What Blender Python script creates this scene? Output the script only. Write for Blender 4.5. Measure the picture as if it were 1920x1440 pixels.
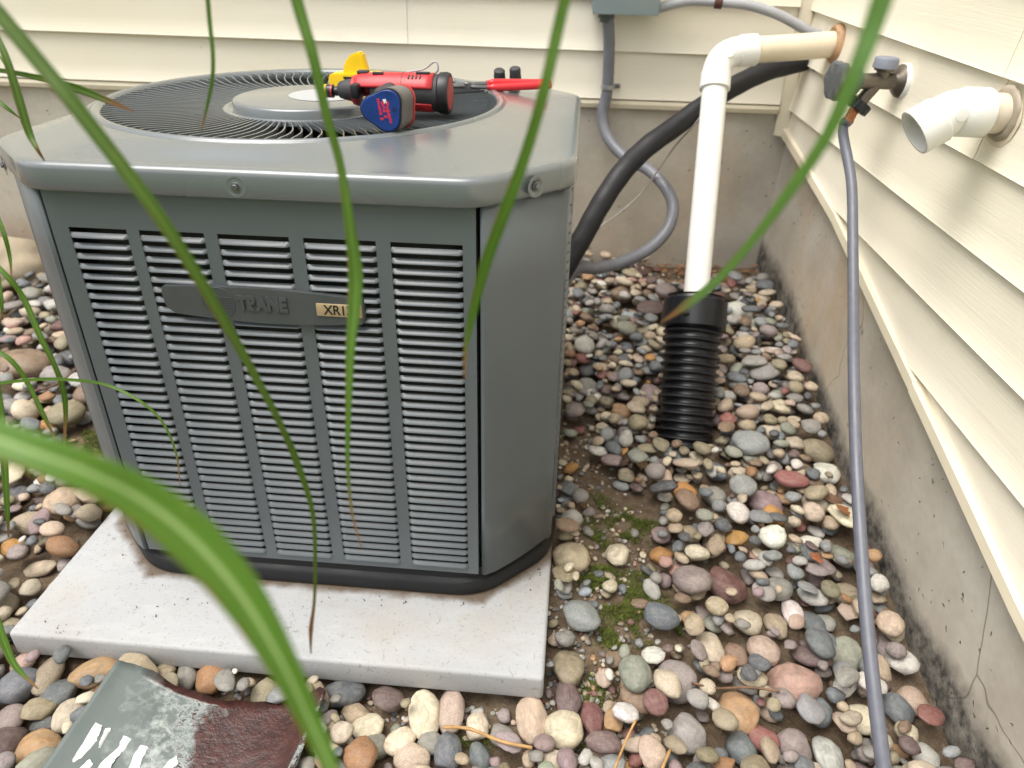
import bpy, bmesh, math, random
import numpy as np
from mathutils import Vector, Matrix, noise
rnd = random.Random(7); nr = np.random.default_rng(11)
sc = bpy.context.scene
for o in list(bpy.data.objects): bpy.data.objects.remove(o)
R = math.radians

# ------------------------------------------------------------------ camera
F_PX = 1400.0
CAM = np.array([0.0, 0.0, 1.10])
PITCH, YAW, ROLL = 0.5622491, -0.0112329, -0.0341196
def cam_axes():
    cp, sp, cy, sy = math.cos(PITCH), math.sin(PITCH), math.cos(YAW), math.sin(YAW)
    fwd = np.array([sy*cp, cy*cp, -sp]); right = np.array([cy, -sy, 0.0]); down = np.cross(fwd, right)
    cr, sr = math.cos(ROLL), math.sin(ROLL)
    return cr*right + sr*down, -sr*right + cr*down, fwd
RI, DN, FW = cam_axes()
cd = bpy.data.cameras.new('camera'); cam = bpy.data.objects.new('camera', cd); sc.collection.objects.link(cam)
cam.matrix_world = Matrix(((RI[0], -DN[0], -FW[0], CAM[0]), (RI[1], -DN[1], -FW[1], CAM[1]), (RI[2], -DN[2], -FW[2], CAM[2]), (0, 0, 0, 1)))
cd.sensor_width = 36; cd.lens = F_PX/1920*36; cd.clip_start = 0.02; cd.clip_end = 500
cd.dof.use_dof = True; cd.dof.focus_distance = 1.16; cd.dof.aperture_fstop = 3.9
sc.camera = cam

# ------------------------------------------------------------------ sky, sun, exposure
SUN_EL, SUN_AZ = R(70), R(244)      # azimuth measured from +Y towards +X
w = bpy.data.worlds.new('World'); sc.world = w; w.use_nodes = True
wn = w.node_tree; wn.nodes.clear()
sky = wn.nodes.new('ShaderNodeTexSky'); sky.sky_type = 'NISHITA'; sky.sun_disc = False
sky.sun_elevation = SUN_EL; sky.sun_rotation = SUN_AZ; sky.air_density = 1.6; sky.dust_density = 6.0; sky.ozone_density = 0.6
hs = wn.nodes.new('ShaderNodeHueSaturation'); hs.inputs['Saturation'].default_value = 0.30
bg = wn.nodes.new('ShaderNodeBackground'); bg.inputs[1].default_value = 0.13
wo = wn.nodes.new('ShaderNodeOutputWorld')
wn.links.new(sky.outputs[0], hs.inputs['Color']); wn.links.new(hs.outputs[0], bg.inputs[0]); wn.links.new(bg.outputs[0], wo.inputs[0])
sl = bpy.data.lights.new('sun', 'SUN'); sl.energy = 1.15; sl.angle = R(45); sl.color = (1, .965, .90)
sun = bpy.data.objects.new('sun', sl); sc.collection.objects.link(sun)
sd = Vector((math.sin(SUN_AZ)*math.cos(SUN_EL), math.cos(SUN_AZ)*math.cos(SUN_EL), math.sin(SUN_EL)))
sun.rotation_euler = sd.to_track_quat('Z', 'Y').to_euler(); sun.location = sd*8
vs = sc.view_settings; vs.view_transform = 'Standard'; vs.look = 'None'; vs.exposure = 0.84; vs.gamma = 1; vs.use_curve_mapping = False
sc.cycles.max_bounces = 6; sc.cycles.diffuse_bounces = 4; sc.cycles.glossy_bounces = 3; sc.cycles.transmission_bounces = 3

# ------------------------------------------------------------------ measuring helpers: photo pixel + a real distance -> world point
def ray(px, py): return RI*((px-960)/F_PX) + DN*((py-720)/F_PX) + FW
def at_d(px, py, d): return Vector(CAM + ray(px, py)*d)
def at_y(px, py, y): v = ray(px, py); return Vector(CAM + v*(y/v[1]))
def at_x(px, py, x): v = ray(px, py); return Vector(CAM + v*(x/v[0]))
def at_z(px, py, z): v = ray(px, py); return Vector(CAM + v*((z-CAM[2])/v[2]))
def to_px(p):
    d = np.array(p)-CAM; dep = d@FW
    return 960+F_PX*(d@RI)/dep, 720+F_PX*(d@DN)/dep, dep

# ------------------------------------------------------------------ object helpers
col = sc.collection
def obj(name, me, m=None, parent=None, smooth=None, kind=None):
    if isinstance(me, bmesh.types.BMesh):
        b = me; bmesh.ops.recalc_face_normals(b, faces=b.faces); me = bpy.data.meshes.new(name); b.to_mesh(me); b.free()
    if smooth is not None:
        me.polygons.foreach_set('use_smooth', [True]*len(me.polygons))
        if smooth < 180 and len(me.polygons):
            me.set_sharp_from_angle(angle=R(smooth))
    o = bpy.data.objects.new(name, me); col.objects.link(o)
    if m is not None and not me.materials: me.materials.append(m)
    if parent is not None: o.parent = parent
    if kind: o['kind'] = kind
    return o
def tag(o, label, cat, group=None):
    o['label'] = label; o['category'] = cat
    if group: o['group'] = group
    return o
def thing(name, label, cat, loc=(0, 0, 0), group=None):
    o = bpy.data.objects.new(name, None); col.objects.link(o); o.location = loc; o.empty_display_size = .05
    return tag(o, label, cat, group)
def add_box(b, c, s, bev=0.0, seg=2, mtx=None):
    g = bmesh.ops.create_cube(b, size=1)['verts']
    for v in g: v.co = Vector((v.co.x*s[0], v.co.y*s[1], v.co.z*s[2]))
    if bev > 0:
        ed = list({e for v in g for e in v.link_edges})
        r = bmesh.ops.bevel(b, geom=ed, offset=bev, segments=seg, profile=.5, affect='EDGES')
        g = list({v for f in r['faces'] for v in f.verts} | {v for v in g if v.is_valid})
    T = Matrix.Translation(Vector(c)) @ (mtx.to_4x4() if mtx is not None else Matrix())
    bmesh.ops.transform(b, matrix=T, verts=g)
    return g
def box(c, s, bev=0.0, seg=2, mtx=None):
    b = bmesh.new(); add_box(b, c, s, bev, seg, mtx); return b
def add_loft(b, rings, closed=True, cap0=True, cap1=True):
    vr = [[b.verts.new(p) for p in r] for r in rings]
    n = len(vr[0])
    for i in range(len(vr)-1):
        for j in range(n if closed else n-1):
            k = (j+1) % n
            b.faces.new((vr[i][j], vr[i][k], vr[i+1][k], vr[i+1][j]))
    if cap0: b.faces.new(vr[0][::-1])
    if cap1: b.faces.new(vr[-1])
    return vr
def frame_from(axis):
    a = Vector(axis).normalized(); u = a.cross(Vector((0, 0, 1)))
    if u.length < .05: u = a.cross(Vector((0, 1, 0)))
    u.normalize(); return a, u, a.cross(u).normalized()
def add_lathe(b, p0, axis, prof, n=32, cap0=True, cap1=True, a0=0, a1=2*math.pi):
    """prof: list of (distance along axis, radius)"""
    a, u, v = frame_from(axis); p0 = Vector(p0)
    full = abs(a1-a0-2*math.pi) < 1e-6
    m = n if full else n+1
    rings = [[p0+a*t+(u*math.cos(a0+(a1-a0)*k/n)+v*math.sin(a0+(a1-a0)*k/n))*r for k in range(m)] for t, r in prof]
    return add_loft(b, rings, full, cap0 and full, cap1 and full)
def lathe(p0, axis, prof, n=32, **k):
    b = bmesh.new(); add_lathe(b, p0, axis, prof, n, **k); return b
def crom(pts, n=10):
    pts = [np.array(p, float) for p in pts]
    P = [2*pts[0]-pts[1]]+pts+[2*pts[-1]-pts[-2]]; out = []
    for i in range(1, len(P)-2):
        for k in range(n):
            t = k/n
            out.append(.5*((2*P[i])+(-P[i-1]+P[i+1])*t+(2*P[i-1]-5*P[i]+4*P[i+1]-P[i+2])*t*t+(-P[i-1]+3*P[i]-3*P[i+1]+P[i+2])*t**3))
    out.append(P[-2]); return out
def add_tube(b, path, rad, n=16, cap=True):
    path = [Vector(p) for p in path]
    rf = rad if callable(rad) else (lambda i: rad)
    t0 = (path[1]-path[0]).normalized(); _, u, _ = frame_from(t0); rings = []
    for i, p in enumerate(path):
        t = (path[min(i+1, len(path)-1)]-path[max(i-1, 0)]).normalized()
        u = (u-t*u.dot(t)).normalized(); v = t.cross(u)
        rings.append([p+(u*math.cos(2*math.pi*k/n)+v*math.sin(2*math.pi*k/n))*rf(i) for k in range(n)])
    return add_loft(b, rings, True, cap, cap)
def tube(path, rad, n=16, cap=True):
    b = bmesh.new(); add_tube(b, path, rad, n, cap); return b
def add_prism(b, poly, origin, ux, uy, depth):
    """polygon in the plane (ux,uy), extruded by vector depth"""
    o, ux, uy, d = Vector(origin), Vector(ux), Vector(uy), Vector(depth)
    a = [b.verts.new(o+ux*x+uy*y) for x, y in poly]; c = [b.verts.new(o+ux*x+uy*y+d) for x, y in poly]
    b.faces.new(a[::-1]); b.faces.new(c)
    for i in range(len(a)):
        j = (i+1) % len(a); b.faces.new((a[i], a[j], c[j], c[i]))
def prism(*a):
    b = bmesh.new(); add_prism(b, *a); return b
def text_mesh(name, s, size, ext, off=0.0, m=None, parent=None, sx=1.0, mtx=None):
    c = bpy.data.curves.new(name, 'FONT'); c.body = s; c.size = size; c.extrude = ext; c.offset = off; c.align_x = 'CENTER'; c.align_y = 'CENTER'
    t = bpy.data.objects.new('tmp', c); col.objects.link(t)
    dg = bpy.context.evaluated_depsgraph_get(); me = bpy.data.meshes.new_from_object(t.evaluated_get(dg))
    bpy.data.objects.remove(t); bpy.data.curves.remove(c); me.name = name
    me.transform(Matrix.Diagonal((sx, 1, 1, 1)))
    if mtx is not None: me.transform(mtx)
    me.materials.clear()
    return obj(name, me, m, parent)

# ------------------------------------------------------------------ materials
def lin(c):
    if isinstance(c, str): c = tuple(int(c[i:i+2], 16)/255 for i in (0, 2, 4))
    return tuple(v/12.92 if v <= .04045 else ((v+.055)/1.055)**2.4 for v in c)
class M:
    def __init__(s, name, base=(.5, .5, .5), rough=.5, metal=0.0, spec=.5, coat=0.0):
        s.m = bpy.data.materials.new(name); s.m.use_nodes = True; s.t = s.m.node_tree
        s.b = s.t.nodes['Principled BSDF']; s.out = s.t.nodes['Material Output']
        s.b.inputs['Base Color'].default_value = (*base, 1); s.b.inputs['Roughness'].default_value = rough
        s.b.inputs['Metallic'].default_value = metal; s.b.inputs['Specular IOR Level'].default_value = spec
        if coat: s.b.inputs['Coat Weight'].default_value = coat; s.b.inputs['Coat Roughness'].default_value = .20
        s.colour = (*base, 1); s.height = None
    def n(s, t, **k):
        nd = s.t.nodes.new('ShaderNode'+t)
        for a, v in k.items(): setattr(nd, a, v)
        return nd
    def put(s, sock, v):
        if isinstance(v, bpy.types.NodeSocket): s.t.links.new(v, sock)
        elif isinstance(v, (tuple, list)) and len(v) == 3 and sock.type == 'RGBA': sock.default_value = (*v, 1)
        else: sock.default_value = v
    def coord(s, kind='Object', scale=(1, 1, 1), rnd_off=False, rot=(0, 0, 0)):
        tc = s.n('TexCoord'); mp = s.n('Mapping'); s.t.links.new(tc.outputs[kind], mp.inputs[0]); mp.inputs['Scale'].default_value = scale; mp.inputs['Rotation'].default_value = rot
        if rnd_off:
            oi = s.n('ObjectInfo'); ml = s.n('Math', operation='MULTIPLY'); s.t.links.new(oi.outputs['Random'], ml.inputs[0]); ml.inputs[1].default_value = 37.0
            cb = s.n('CombineXYZ'); [s.t.links.new(ml.outputs[0], cb.inputs[i]) for i in range(3)]; s.t.links.new(cb.outputs[0], mp.inputs['Location'])
        return mp.outputs[0]
    def noise(s, vec, scale, detail=4, rough=.55, dist=0.0):
        nd = s.n('TexNoise'); s.put(nd.inputs['Vector'], vec); nd.inputs['Scale'].default_value = scale; nd.inputs['Detail'].default_value = detail
        nd.inputs['Roughness'].default_value = rough; nd.inputs['Distortion'].default_value = dist; return nd.outputs[0]
    def voro(s, vec, scale, feature='F1'):
        nd = s.n('TexVoronoi', feature=feature); s.put(nd.inputs['Vector'], vec); nd.inputs['Scale'].default_value = scale; return nd.outputs['Distance']
    def ramp(s, f, *stops):
        nd = s.n('ValToRGB'); s.put(nd.inputs[0], f); e = nd.color_ramp.elements
        while len(e) < len(stops): e.new(.5)
        for i, (p, c) in enumerate(stops):
            e[i].position = p; c = (c, c, c) if not isinstance(c, (tuple, list)) else c; e[i].color = (*c, 1)
        return nd.outputs[0]
    def mix(s, f, a, b, mode='MIX'):
        nd = s.n('Mix', data_type='RGBA', blend_type=mode); s.put(nd.inputs[0], f); s.put(nd.inputs[6], a); s.put(nd.inputs[7], b); return nd.outputs[2]
    def math(s, op, a, b=None, c=None):
        nd = s.n('Math', operation=op)
        for i, v in enumerate((a, b, c)):
            if v is not None: s.put(nd.inputs[i], v)
        return nd.outputs[0]
    def sep(s, v):
        nd = s.n('SeparateXYZ'); s.put(nd.inputs[0], v); return nd.outputs
    def base(s, v): s.colour = v; s.put(s.b.inputs['Base Color'], v); return s
    def rough(s, v): s.put(s.b.inputs['Roughness'], v); return s
    def bump(s, h, dist=.001, strength=1.0):
        nd = s.n('Bump'); nd.inputs['Distance'].default_value = dist; nd.inputs['Strength'].default_value = strength; s.put(nd.inputs['Height'], h)
        if s.height is not None: s.t.links.new(s.height, nd.inputs['Normal'])
        s.height = nd.outputs[0]; s.put(s.b.inputs['Normal'], nd.outputs[0]); return s

def mk_siding():
    m = M('cream_vinyl', rough=.42)
    c = m.coord('Object', (1, 1, 1)); big = m.noise(c, 1.7, 3); fine = m.noise(c, 14, 4)
    base = m.mix(m.ramp(big, (.3, 0), (.75, 1)), lin('eae2cc'), lin('f0eadb'))
    spots = m.ramp(m.voro(c, 9), (.0, 1), (.022, 0)); 
    base = m.mix(m.math('MULTIPLY', spots, m.ramp(fine, (.52, 0), (.6, .75))), base, lin('6b6048'))
    base = m.mix(m.ramp(fine, (.62, 0), (.85, .18)), base, lin('cbbf9e'))
    m.base(base)
    g = m.coord('Object', (3.0, 3.0, 130)); grain = m.noise(g, 2.2, 3, .6, .6)
    m.bump(grain, .0010, .5)
    return m.m
def mk_concrete(name, light, tan, dark, stain=True):
    m = M(name, rough=.85, spec=.3)
    c = m.coord('Object'); n1 = m.noise(c, 2.3, 5); n2 = m.noise(c, 9, 5); n3 = m.noise(c, 60, 3)
    b = m.mix(m.ramp(n1, (.35, 0), (.65, 1)), light, tan)
    b = m.mix(m.ramp(n2, (.45, 0), (.8, .5)), b, dark)
    b = m.mix(m.ramp(n3, (.3, .18), (.7, 0)), b, dark)
    pits = m.ramp(m.voro(m.mix(.06, c, m.noise(c, 30, 2)), 34), (.0, 1), (.07, .9), (.14, 0)); gate = m.ramp(m.noise(c, 7.3, 2), (.46, 0), (.56, 1))
    pit = m.math('MULTIPLY', pits, gate)
    if stain:
        rust = m.ramp(m.noise(m.coord('Object', (1.6, 1.6, .8)), 1.9, 3), (.55, 0), (.75, .55)); b = m.mix(rust, b, lin('b58d5c'))
        # damp black-grey band that follows the soil line: grade height as a function of Y
        x, y, z = m.sep(c)
        cur = m.n('FloatCurve'); cv = cur.mapping.curves[0]; cv.points[0].location = (0, .20); cv.points[-1].location = (1, .90)
        for p in ((.34, .26), (.50, .33), (.66, .50), (.85, .78)): cv.points.new(*p)
        cur.mapping.update()
        m.put(cur.inputs['Value'], m.math('DIVIDE', m.math('ADD', y, .0), 2.3))
        grade = m.math('MULTIPLY_ADD', cur.outputs[0], .35, -.15)
        d = m.math('SUBTRACT', z, grade)
        d = m.math('ADD', d, m.math('MULTIPLY', m.math('SUBTRACT', m.noise(c, 5.5, 5), .5), .13))
        right = m.ramp(x, (.745, 0), (.75, 1))
        band = m.math('MULTIPLY', m.ramp(d, (.065, 1), (.115, 0)), m.math('MULTIPLY_ADD', right, .85, .12))
        band = m.math('MULTIPLY', band, m.ramp(m.noise(c, 38, 4, .7), (.3, .45), (.62, 1)))
        b = m.mix(band, b, lin('3c3a38'))
        # hairline cracks
        e = m.voro(m.mix(.25, c, m.noise(c, 3.5, 3)), 2.1, 'DISTANCE_TO_EDGE')
        crack = m.ramp(e, (.0, .7), (.0035, 0)); b = m.mix(m.math('MULTIPLY', crack, right), b, lin('4a463f'))
    b = m.mix(m.math('MULTIPLY', pit, .6), b, lin('5a544a'))
    m.base(b); m.bump(m.math('MULTIPLY', pit, -1), .006, .9); m.bump(n2, .004, .5); m.bump(n3, .0012, .7)
    return m.m
def mk_pad():
    m = M('pad_concrete', rough=.62, spec=.4)
    c = m.coord('Object'); n1 = m.noise(c, 4, 5); n2 = m.noise(m.coord('Object', (1, 2.6, 1), rot=(0, 0, .8)), 22, 4)
    b = m.mix(m.ramp(n1, (.35, 0), (.7, 1)), lin('a9aaab'), lin('9d9fa1'))
    b = m.mix(m.ramp(n2, (.5, 0), (.8, .4)), b, lin('b8b9b9'))
    b = m.mix(m.ramp(m.noise(c, 6.5, 5), (.50, 0), (.75, .45)), b, lin('9d9484'))
    x, y, z = m.sep(c)
    # drips of soil: small dark flecks, denser on one side of the slab
    fl = m.ramp(m.voro(m.mix(.2, c, m.noise(c, 25, 2)), 26), (.0, 1), (.11, 1), (.16, 0)); gate = m.ramp(m.noise(c, 5.1, 2), (.46, 0), (.54, 1))
    b = m.mix(m.math('MULTIPLY', fl, m.math('MULTIPLY', gate, .4)), b, lin('5f5a52'))
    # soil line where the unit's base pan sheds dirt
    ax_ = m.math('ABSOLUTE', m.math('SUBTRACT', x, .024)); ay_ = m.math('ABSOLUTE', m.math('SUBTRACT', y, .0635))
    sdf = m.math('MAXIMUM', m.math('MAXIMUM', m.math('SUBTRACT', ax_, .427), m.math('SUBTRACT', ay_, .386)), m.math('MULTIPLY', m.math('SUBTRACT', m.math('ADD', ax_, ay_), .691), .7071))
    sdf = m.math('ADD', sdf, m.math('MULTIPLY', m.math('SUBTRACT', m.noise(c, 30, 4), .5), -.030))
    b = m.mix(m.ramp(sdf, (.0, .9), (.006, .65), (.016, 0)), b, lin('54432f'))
    b = m.mix(m.ramp(m.noise(c, 210, 2), (.60, 0), (.72, .55)), b, lin('7d7b76'))
    m.base(b); m.bump(n2, .0012, .5); m.bump(m.noise(c, 120, 2), .0004, .5)
    return m.m
def mk_paint(name, colr, rough=.3, coat=.3):
    m = M(name, rough=rough, coat=coat)
    c = m.coord('Object', rnd_off=True); n1 = m.noise(c, 7, 4); n2 = m.noise(c, 40, 3)
    b = m.mix(m.ramp(n1, (.35, 0), (.7, 1)), tuple(v*.97 for v in colr), tuple(v*1.03 for v in colr))
    sp = m.ramp(m.voro(c, 34), (.0, 1), (.045, 0)); b = m.mix(m.math('MULTIPLY', sp, m.ramp(n1, (.52, 0), (.6, .6))), b, tuple(v*2.2 for v in colr))
    m.base(b); m.rough(m.ramp(m.noise(c, 3, 2), (.3, rough*.95), (.75, min(1, rough*1.12))))
    return m.m
def simple(name, c, rough=.5, metal=0, coat=0, var=.15, scale=30, bump=0.0, spec=.5):
    m = M(name, rough=rough, metal=metal, coat=coat, spec=spec)
    if isinstance(c, str): c = lin(c)
    v = m.coord('Object'); n1 = m.noise(v, scale, 4)
    m.base(m.mix(m.ramp(n1, (.3, 0), (.75, 1)), tuple(x*(1-var) for x in c), tuple(min(1, x*(1+var)) for x in c)))
    m.rough(m.ramp(m.noise(v, scale*.5, 3), (.3, rough*.8), (.8, min(1, rough*1.25))))
    if bump: m.bump(n1, bump, .6)
    return m.m
def mk_stone(name, mass=False):
    m = M(name, rough=.5, spec=.5)
    if mass:
        a = m.n('Attribute', attribute_name='stone_colour'); bc = a.outputs['Color']
        ra = m.n('Attribute', attribute_name='stone_random'); r = ra.outputs['Fac']; v = m.coord('Object')
    else:
        oi = m.n('ObjectInfo'); bc = oi.outputs['Color']; r = oi.outputs['Random']; v = m.coord('Object', rnd_off=True)
    q = 46.0 if mass else 1.0       # lone stones carry unit-sphere coordinates, the mass carries metres
    n1 = m.noise(v, 1.9*q, 5, .65, .7); n2 = m.noise(v, 15*q, 3, .75); n4 = m.noise(v, 5.5*q, 4, .7, .4); n3 = m.noise(m.coord('Object', (1, 1.3, 3.2)), 1.7*q, 4, .6, 1.6)
    b = m.mix(m.ramp(n1, (.32, .0), (.7, 1)), m.mix(1.0, bc, (.60, .58, .57), 'MULTIPLY'), m.mix(1.0, bc, (1.20, 1.18, 1.14), 'MULTIPLY'))
    gran = m.ramp(r, (.58, 0), (.66, 1)); sp = m.ramp(n2, (.40, 0), (.62, 1))
    b = m.mix(m.math('MULTIPLY', gran, .55), b, m.mix(sp, m.mix(1.0, bc, (.62, .60, .60), 'MULTIPLY'), m.mix(1.0, bc, (1.35, 1.33, 1.3), 'MULTIPLY')))
    band = m.ramp(r, (.28, 1), (.34, 0)); b = m.mix(m.math('MULTIPLY', m.math('MULTIPLY', band, m.ramp(n3, (.45, 0), (.62, 1))), .45), b, m.mix(1.0, bc, (.60, .55, .50), 'MULTIPLY'))
    b = m.mix(m.ramp(n4, (.50, 0), (.72, .42)), b, m.mix(.5, bc, lin('5b5048')))
    b = m.mix(m.ramp(n2, (.55, 0), (.75, .30)), b, m.mix(.55, bc, lin('cfc8bb')))
    b = m.mix(m.math('MULTIPLY', m.ramp(m.noise(v, 3.1*q, 3), (.42, 0), (.7, 1)), .22), b, lin('a39a8b'))
    m.base(b); m.rough(m.ramp(n1, (.3, .50), (.8, .78))); m.bump(n2, .0007, .55); m.bump(n4, .002, .6)
    return m.m
def mk_ground():
    m = M('soil', rough=.92, spec=.25)
    c = m.coord('Object'); n1 = m.noise(c, 5, 5); n2 = m.noise(c, 45, 4, .7); n3 = m.noise(c, 160, 3, .7)
    b = m.mix(m.ramp(n1, (.3, 0), (.7, 1)), lin('665848'), lin('7c6e5d'))
    b = m.mix(m.ramp(n2, (.35, 0), (.7, 1)), m.mix(1.0, b, (.55, .5, .45), 'MULTIPLY'), b)
    b = m.mix(m.ramp(n3, (.58, 0), (.75, .5)), b, lin('9a836a'))
    x, y, z = m.sep(c)
    b = m.mix(m.ramp(m.math('MULTIPLY_ADD', n1, .3, m.math('MULTIPLY', y, -1)), (.45, 0), (.7, 1)), b, m.mix(n2, lin('2f4a14'), lin('5d7a2a')))
    m.base(b); m.bump(n2, .01, .8); m.bump(n3, .003, .7)
    return m.m
def mk_leaf(name, c0, c1, rib, tip=lin('8a5a30'), tipstart=.93, trans=.45):
    m = M(name, rough=.38, spec=.45)
    uv = m.n('UVMap'); x, y, _ = m.sep(uv.outputs[0])
    st = m.noise(m.coord('UV', (34, 3, 1)), 1.0, 4, .7)
    pat = m.noise(m.coord('UV', (3, 16, 1), rnd_off=False), 1.0, 3)
    b = m.mix(m.ramp(st, (.3, 0), (.7, 1)), c0, c1)
    b = m.mix(m.ramp(pat, (.6, 0), (.8, .45)), b, lin('a8a83c'))
    ribf = m.ramp(m.math('ABSOLUTE', m.math('SUBTRACT', x, .5)), (.03, 1), (.085, 0)); b = m.mix(m.math('MULTIPLY', ribf, .75), b, rib)
    edge = m.math('MULTIPLY', m.ramp(x, (.90, 0), (.97, .7)), m.ramp(pat, (.4, 0), (.6, 1))); b = m.mix(edge, b, lin('9a5a2c'))
    b = m.mix(m.ramp(m.math('MULTIPLY_ADD', pat, .1, y), (tipstart, 0), (min(.999, tipstart+.09), 1)), b, tip)
    m.base(b); m.bump(st, .0004, .5)
    tr = m.n('BsdfTranslucent'); m.put(tr.inputs[0], m.mix(1.0, b, (1.5, 1.6, .7), 'MULTIPLY')); ms = m.n('MixShader'); ms.inputs[0].default_value = trans
    m.t.links.new(m.b.outputs[0], ms.inputs[1]); m.t.links.new(tr.outputs[0], ms.inputs[2]); m.t.links.new(ms.outputs[0], m.out.inputs[0])
    return m.m

AC_GREY = (.104, .119, .130)
mSid = mk_siding(); mTrim = simple('cream_trim', 'ddd3bb', .45, var=.06, scale=8)
mFnd = mk_concrete('foundation_concrete', lin('c6c1b6'), lin('beb4a3'), lin('989186'))
mPad = mk_pad(); mAC = mk_paint('grey_cabinet_paint', AC_GREY, .36, .15); mLid = mk_paint('grey_lid_paint', (.128, .143, .150), .26, 1.0)
mSlat = mk_paint('louver_paint', (.088, .102, .113), .33, .2)
mBlk = simple('black_plastic', (.012, .012, .014), .38, var=.3); mBase = simple('black_base_pan', (.006, .006, .008), .65, var=.5, scale=18, bump=.001)
mCoil = simple('dark_coil', (.012, .012, .012), .7, var=.4, scale=200)
mPlate = simple('nameplate_grey', (.062, .068, .072), .42, var=.06); mGold = simple('model_plate', 'b59f80', .35, metal=.3, var=.06); mInk = simple('black_ink', (.01, .01, .01), .4)
mSteel = simple('screw_steel', (.20, .20, .21), .45, metal=.9, var=.2); mGalv = simple('galvanised_fitting', (.42, .43, .45), .42, metal=.75, var=.2)
mRed = simple('red_shell', (.46, .022, .030), .38, var=.1); mRub = simple('grey_rubber', (.035, .035, .038), .6, var=.2); mBoot = simple('worn_grey_boot', (.14, .13, .125), .6, var=.25)
mBlue = simple('blue_battery_end', (.006, .035, .20), .35, var=.25); mYel = simple('yellow_plastic', (.85, .56, .004), .38, var=.06); mWht = simple('white_print', (.75, .74, .72), .5)
mRedH = simple('red_grip', (.62, .02, .03), .32, var=.06)
mPVC = simple('white_pvc', (.80, .79, .755), .28, var=.03, scale=8); mPVCold = simple('yellowed_pvc', lin('e0d2b8'), .35, var=.08, scale=6)
mCaulk = simple('brown_caulk', lin('b48f6b'), .55, var=.3, scale=25, bump=.004); mVinylRing = simple('weathered_ring', lin('a99c8b'), .5, var=.35, scale=14)
mCond = simple('grey_conduit', lin('74757c'), .42, var=.08); mHose = simple('grey_hose', lin('60626c'), .42, var=.12, scale=60); mFoam = simple('black_foam', (.008, .008, .011), .62, var=.4, scale=40, bump=.002)
mJBox = simple('grey_box_paint', lin('8c9a9e'), .4, var=.08, scale=6); mBrass = simple('tarnished_brass', lin('6f675e'), .38, metal=.75, var=.3, scale=40)
mKnob = simple('blue_grey_plastic', lin('7b7f8b'), .5, var=.08); mDkG = simple('dark_grey_plastic', lin('55585a'), .5, var=.15); mCopper = simple('copper_ferrule', lin('b9764f'), .32, metal=.7, var=.25)
mCorr = simple('black_corrugated', (.008, .009, .012), .34, var=.3); mCable = simple('pale_cable', lin('9b948c'), .5)
mStone = mk_stone('river_stone'); mStoneMass = mk_stone('river_stone_mass', True); mSoil = mk_ground()
mBrown = simple('dry_leaf', lin('6e5340'), .7, var=.4, scale=60); mStraw = simple('dry_straw', lin('b08a5a'), .6, var=.25, scale=50)
mMoss = simple('moss', (.085, .105, .012), .9, var=.5, scale=60)

# ------------------------------------------------------------------ ground
def interp(v, pts): return np.interp(v, [p[0] for p in pts], [p[1] for p in pts])
WALLG = [(-3, -.10), (.2, -.09), (.72, -.078), (.93, -.055), (1.25, .008), (1.7, .10), (2.25, .155)]
LEFTG = [(-3, -.03), (.4, -.03), (.78, -.008), (1.0, .012), (1.7, .03), (2.25, .12)]
def zg(x, y):
    x = np.asarray(x, float); y = np.asarray(y, float)
    t = np.clip((x-.12)/(.74-.12), 0, 1); t = t*t*(3-2*t)
    b = interp(y, LEFTG)+np.where((x > .05) & (y > .8), .012, 0)*np.clip((y-.8)/.15, 0, 1)
    z = b*(1-t)+interp(y, WALLG)*t
    z = z+.006*np.sin(9*x+1.3)*np.sin(8*y)+.003*np.sin(31*x)*np.sin(27*y+.5)
    far = np.clip((np.maximum(np.abs(x)-2.5, 0)+np.maximum(-y-.5, 0))/2, 0, 1)
    return z*(1-far)-.08*far
gx = np.unique(np.concatenate([np.linspace(-2.4, .9, 133), [-60, -30, -15, -8, -5, -3.5, 1.5, 3, 6, 12, 30, 60]]))
gy = np.unique(np.concatenate([np.linspace(.1, 2.4, 93), np.linspace(-1, .1, 12), [-60, -30, -15, -8, -5, -3, -2, 3, 6, 12, 30, 60]]))
GX, GY = np.meshgrid(gx, gy); GZ = zg(GX, GY)
nzv = np.array([noise.noise(Vector((x*14, y*14, 0)))*.006+noise.noise(Vector((x*45, y*45, 3)))*.003 for x, y in zip(GX.ravel(), GY.ravel())]); GZ = GZ+nzv.reshape(GZ.shape)
gm = bpy.data.meshes.new('ground'); nX = len(gx); nY = len(gy)
gm.from_pydata(np.stack([GX.ravel(), GY.ravel(), GZ.ravel()], 1).tolist(), [], [(j*nX+i, j*nX+i+1, (j+1)*nX+i+1, (j+1)*nX+i) for j in range(nY-1) for i in range(nX-1)])
obj('ground', gm, mSoil, smooth=180, kind='structure')

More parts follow.
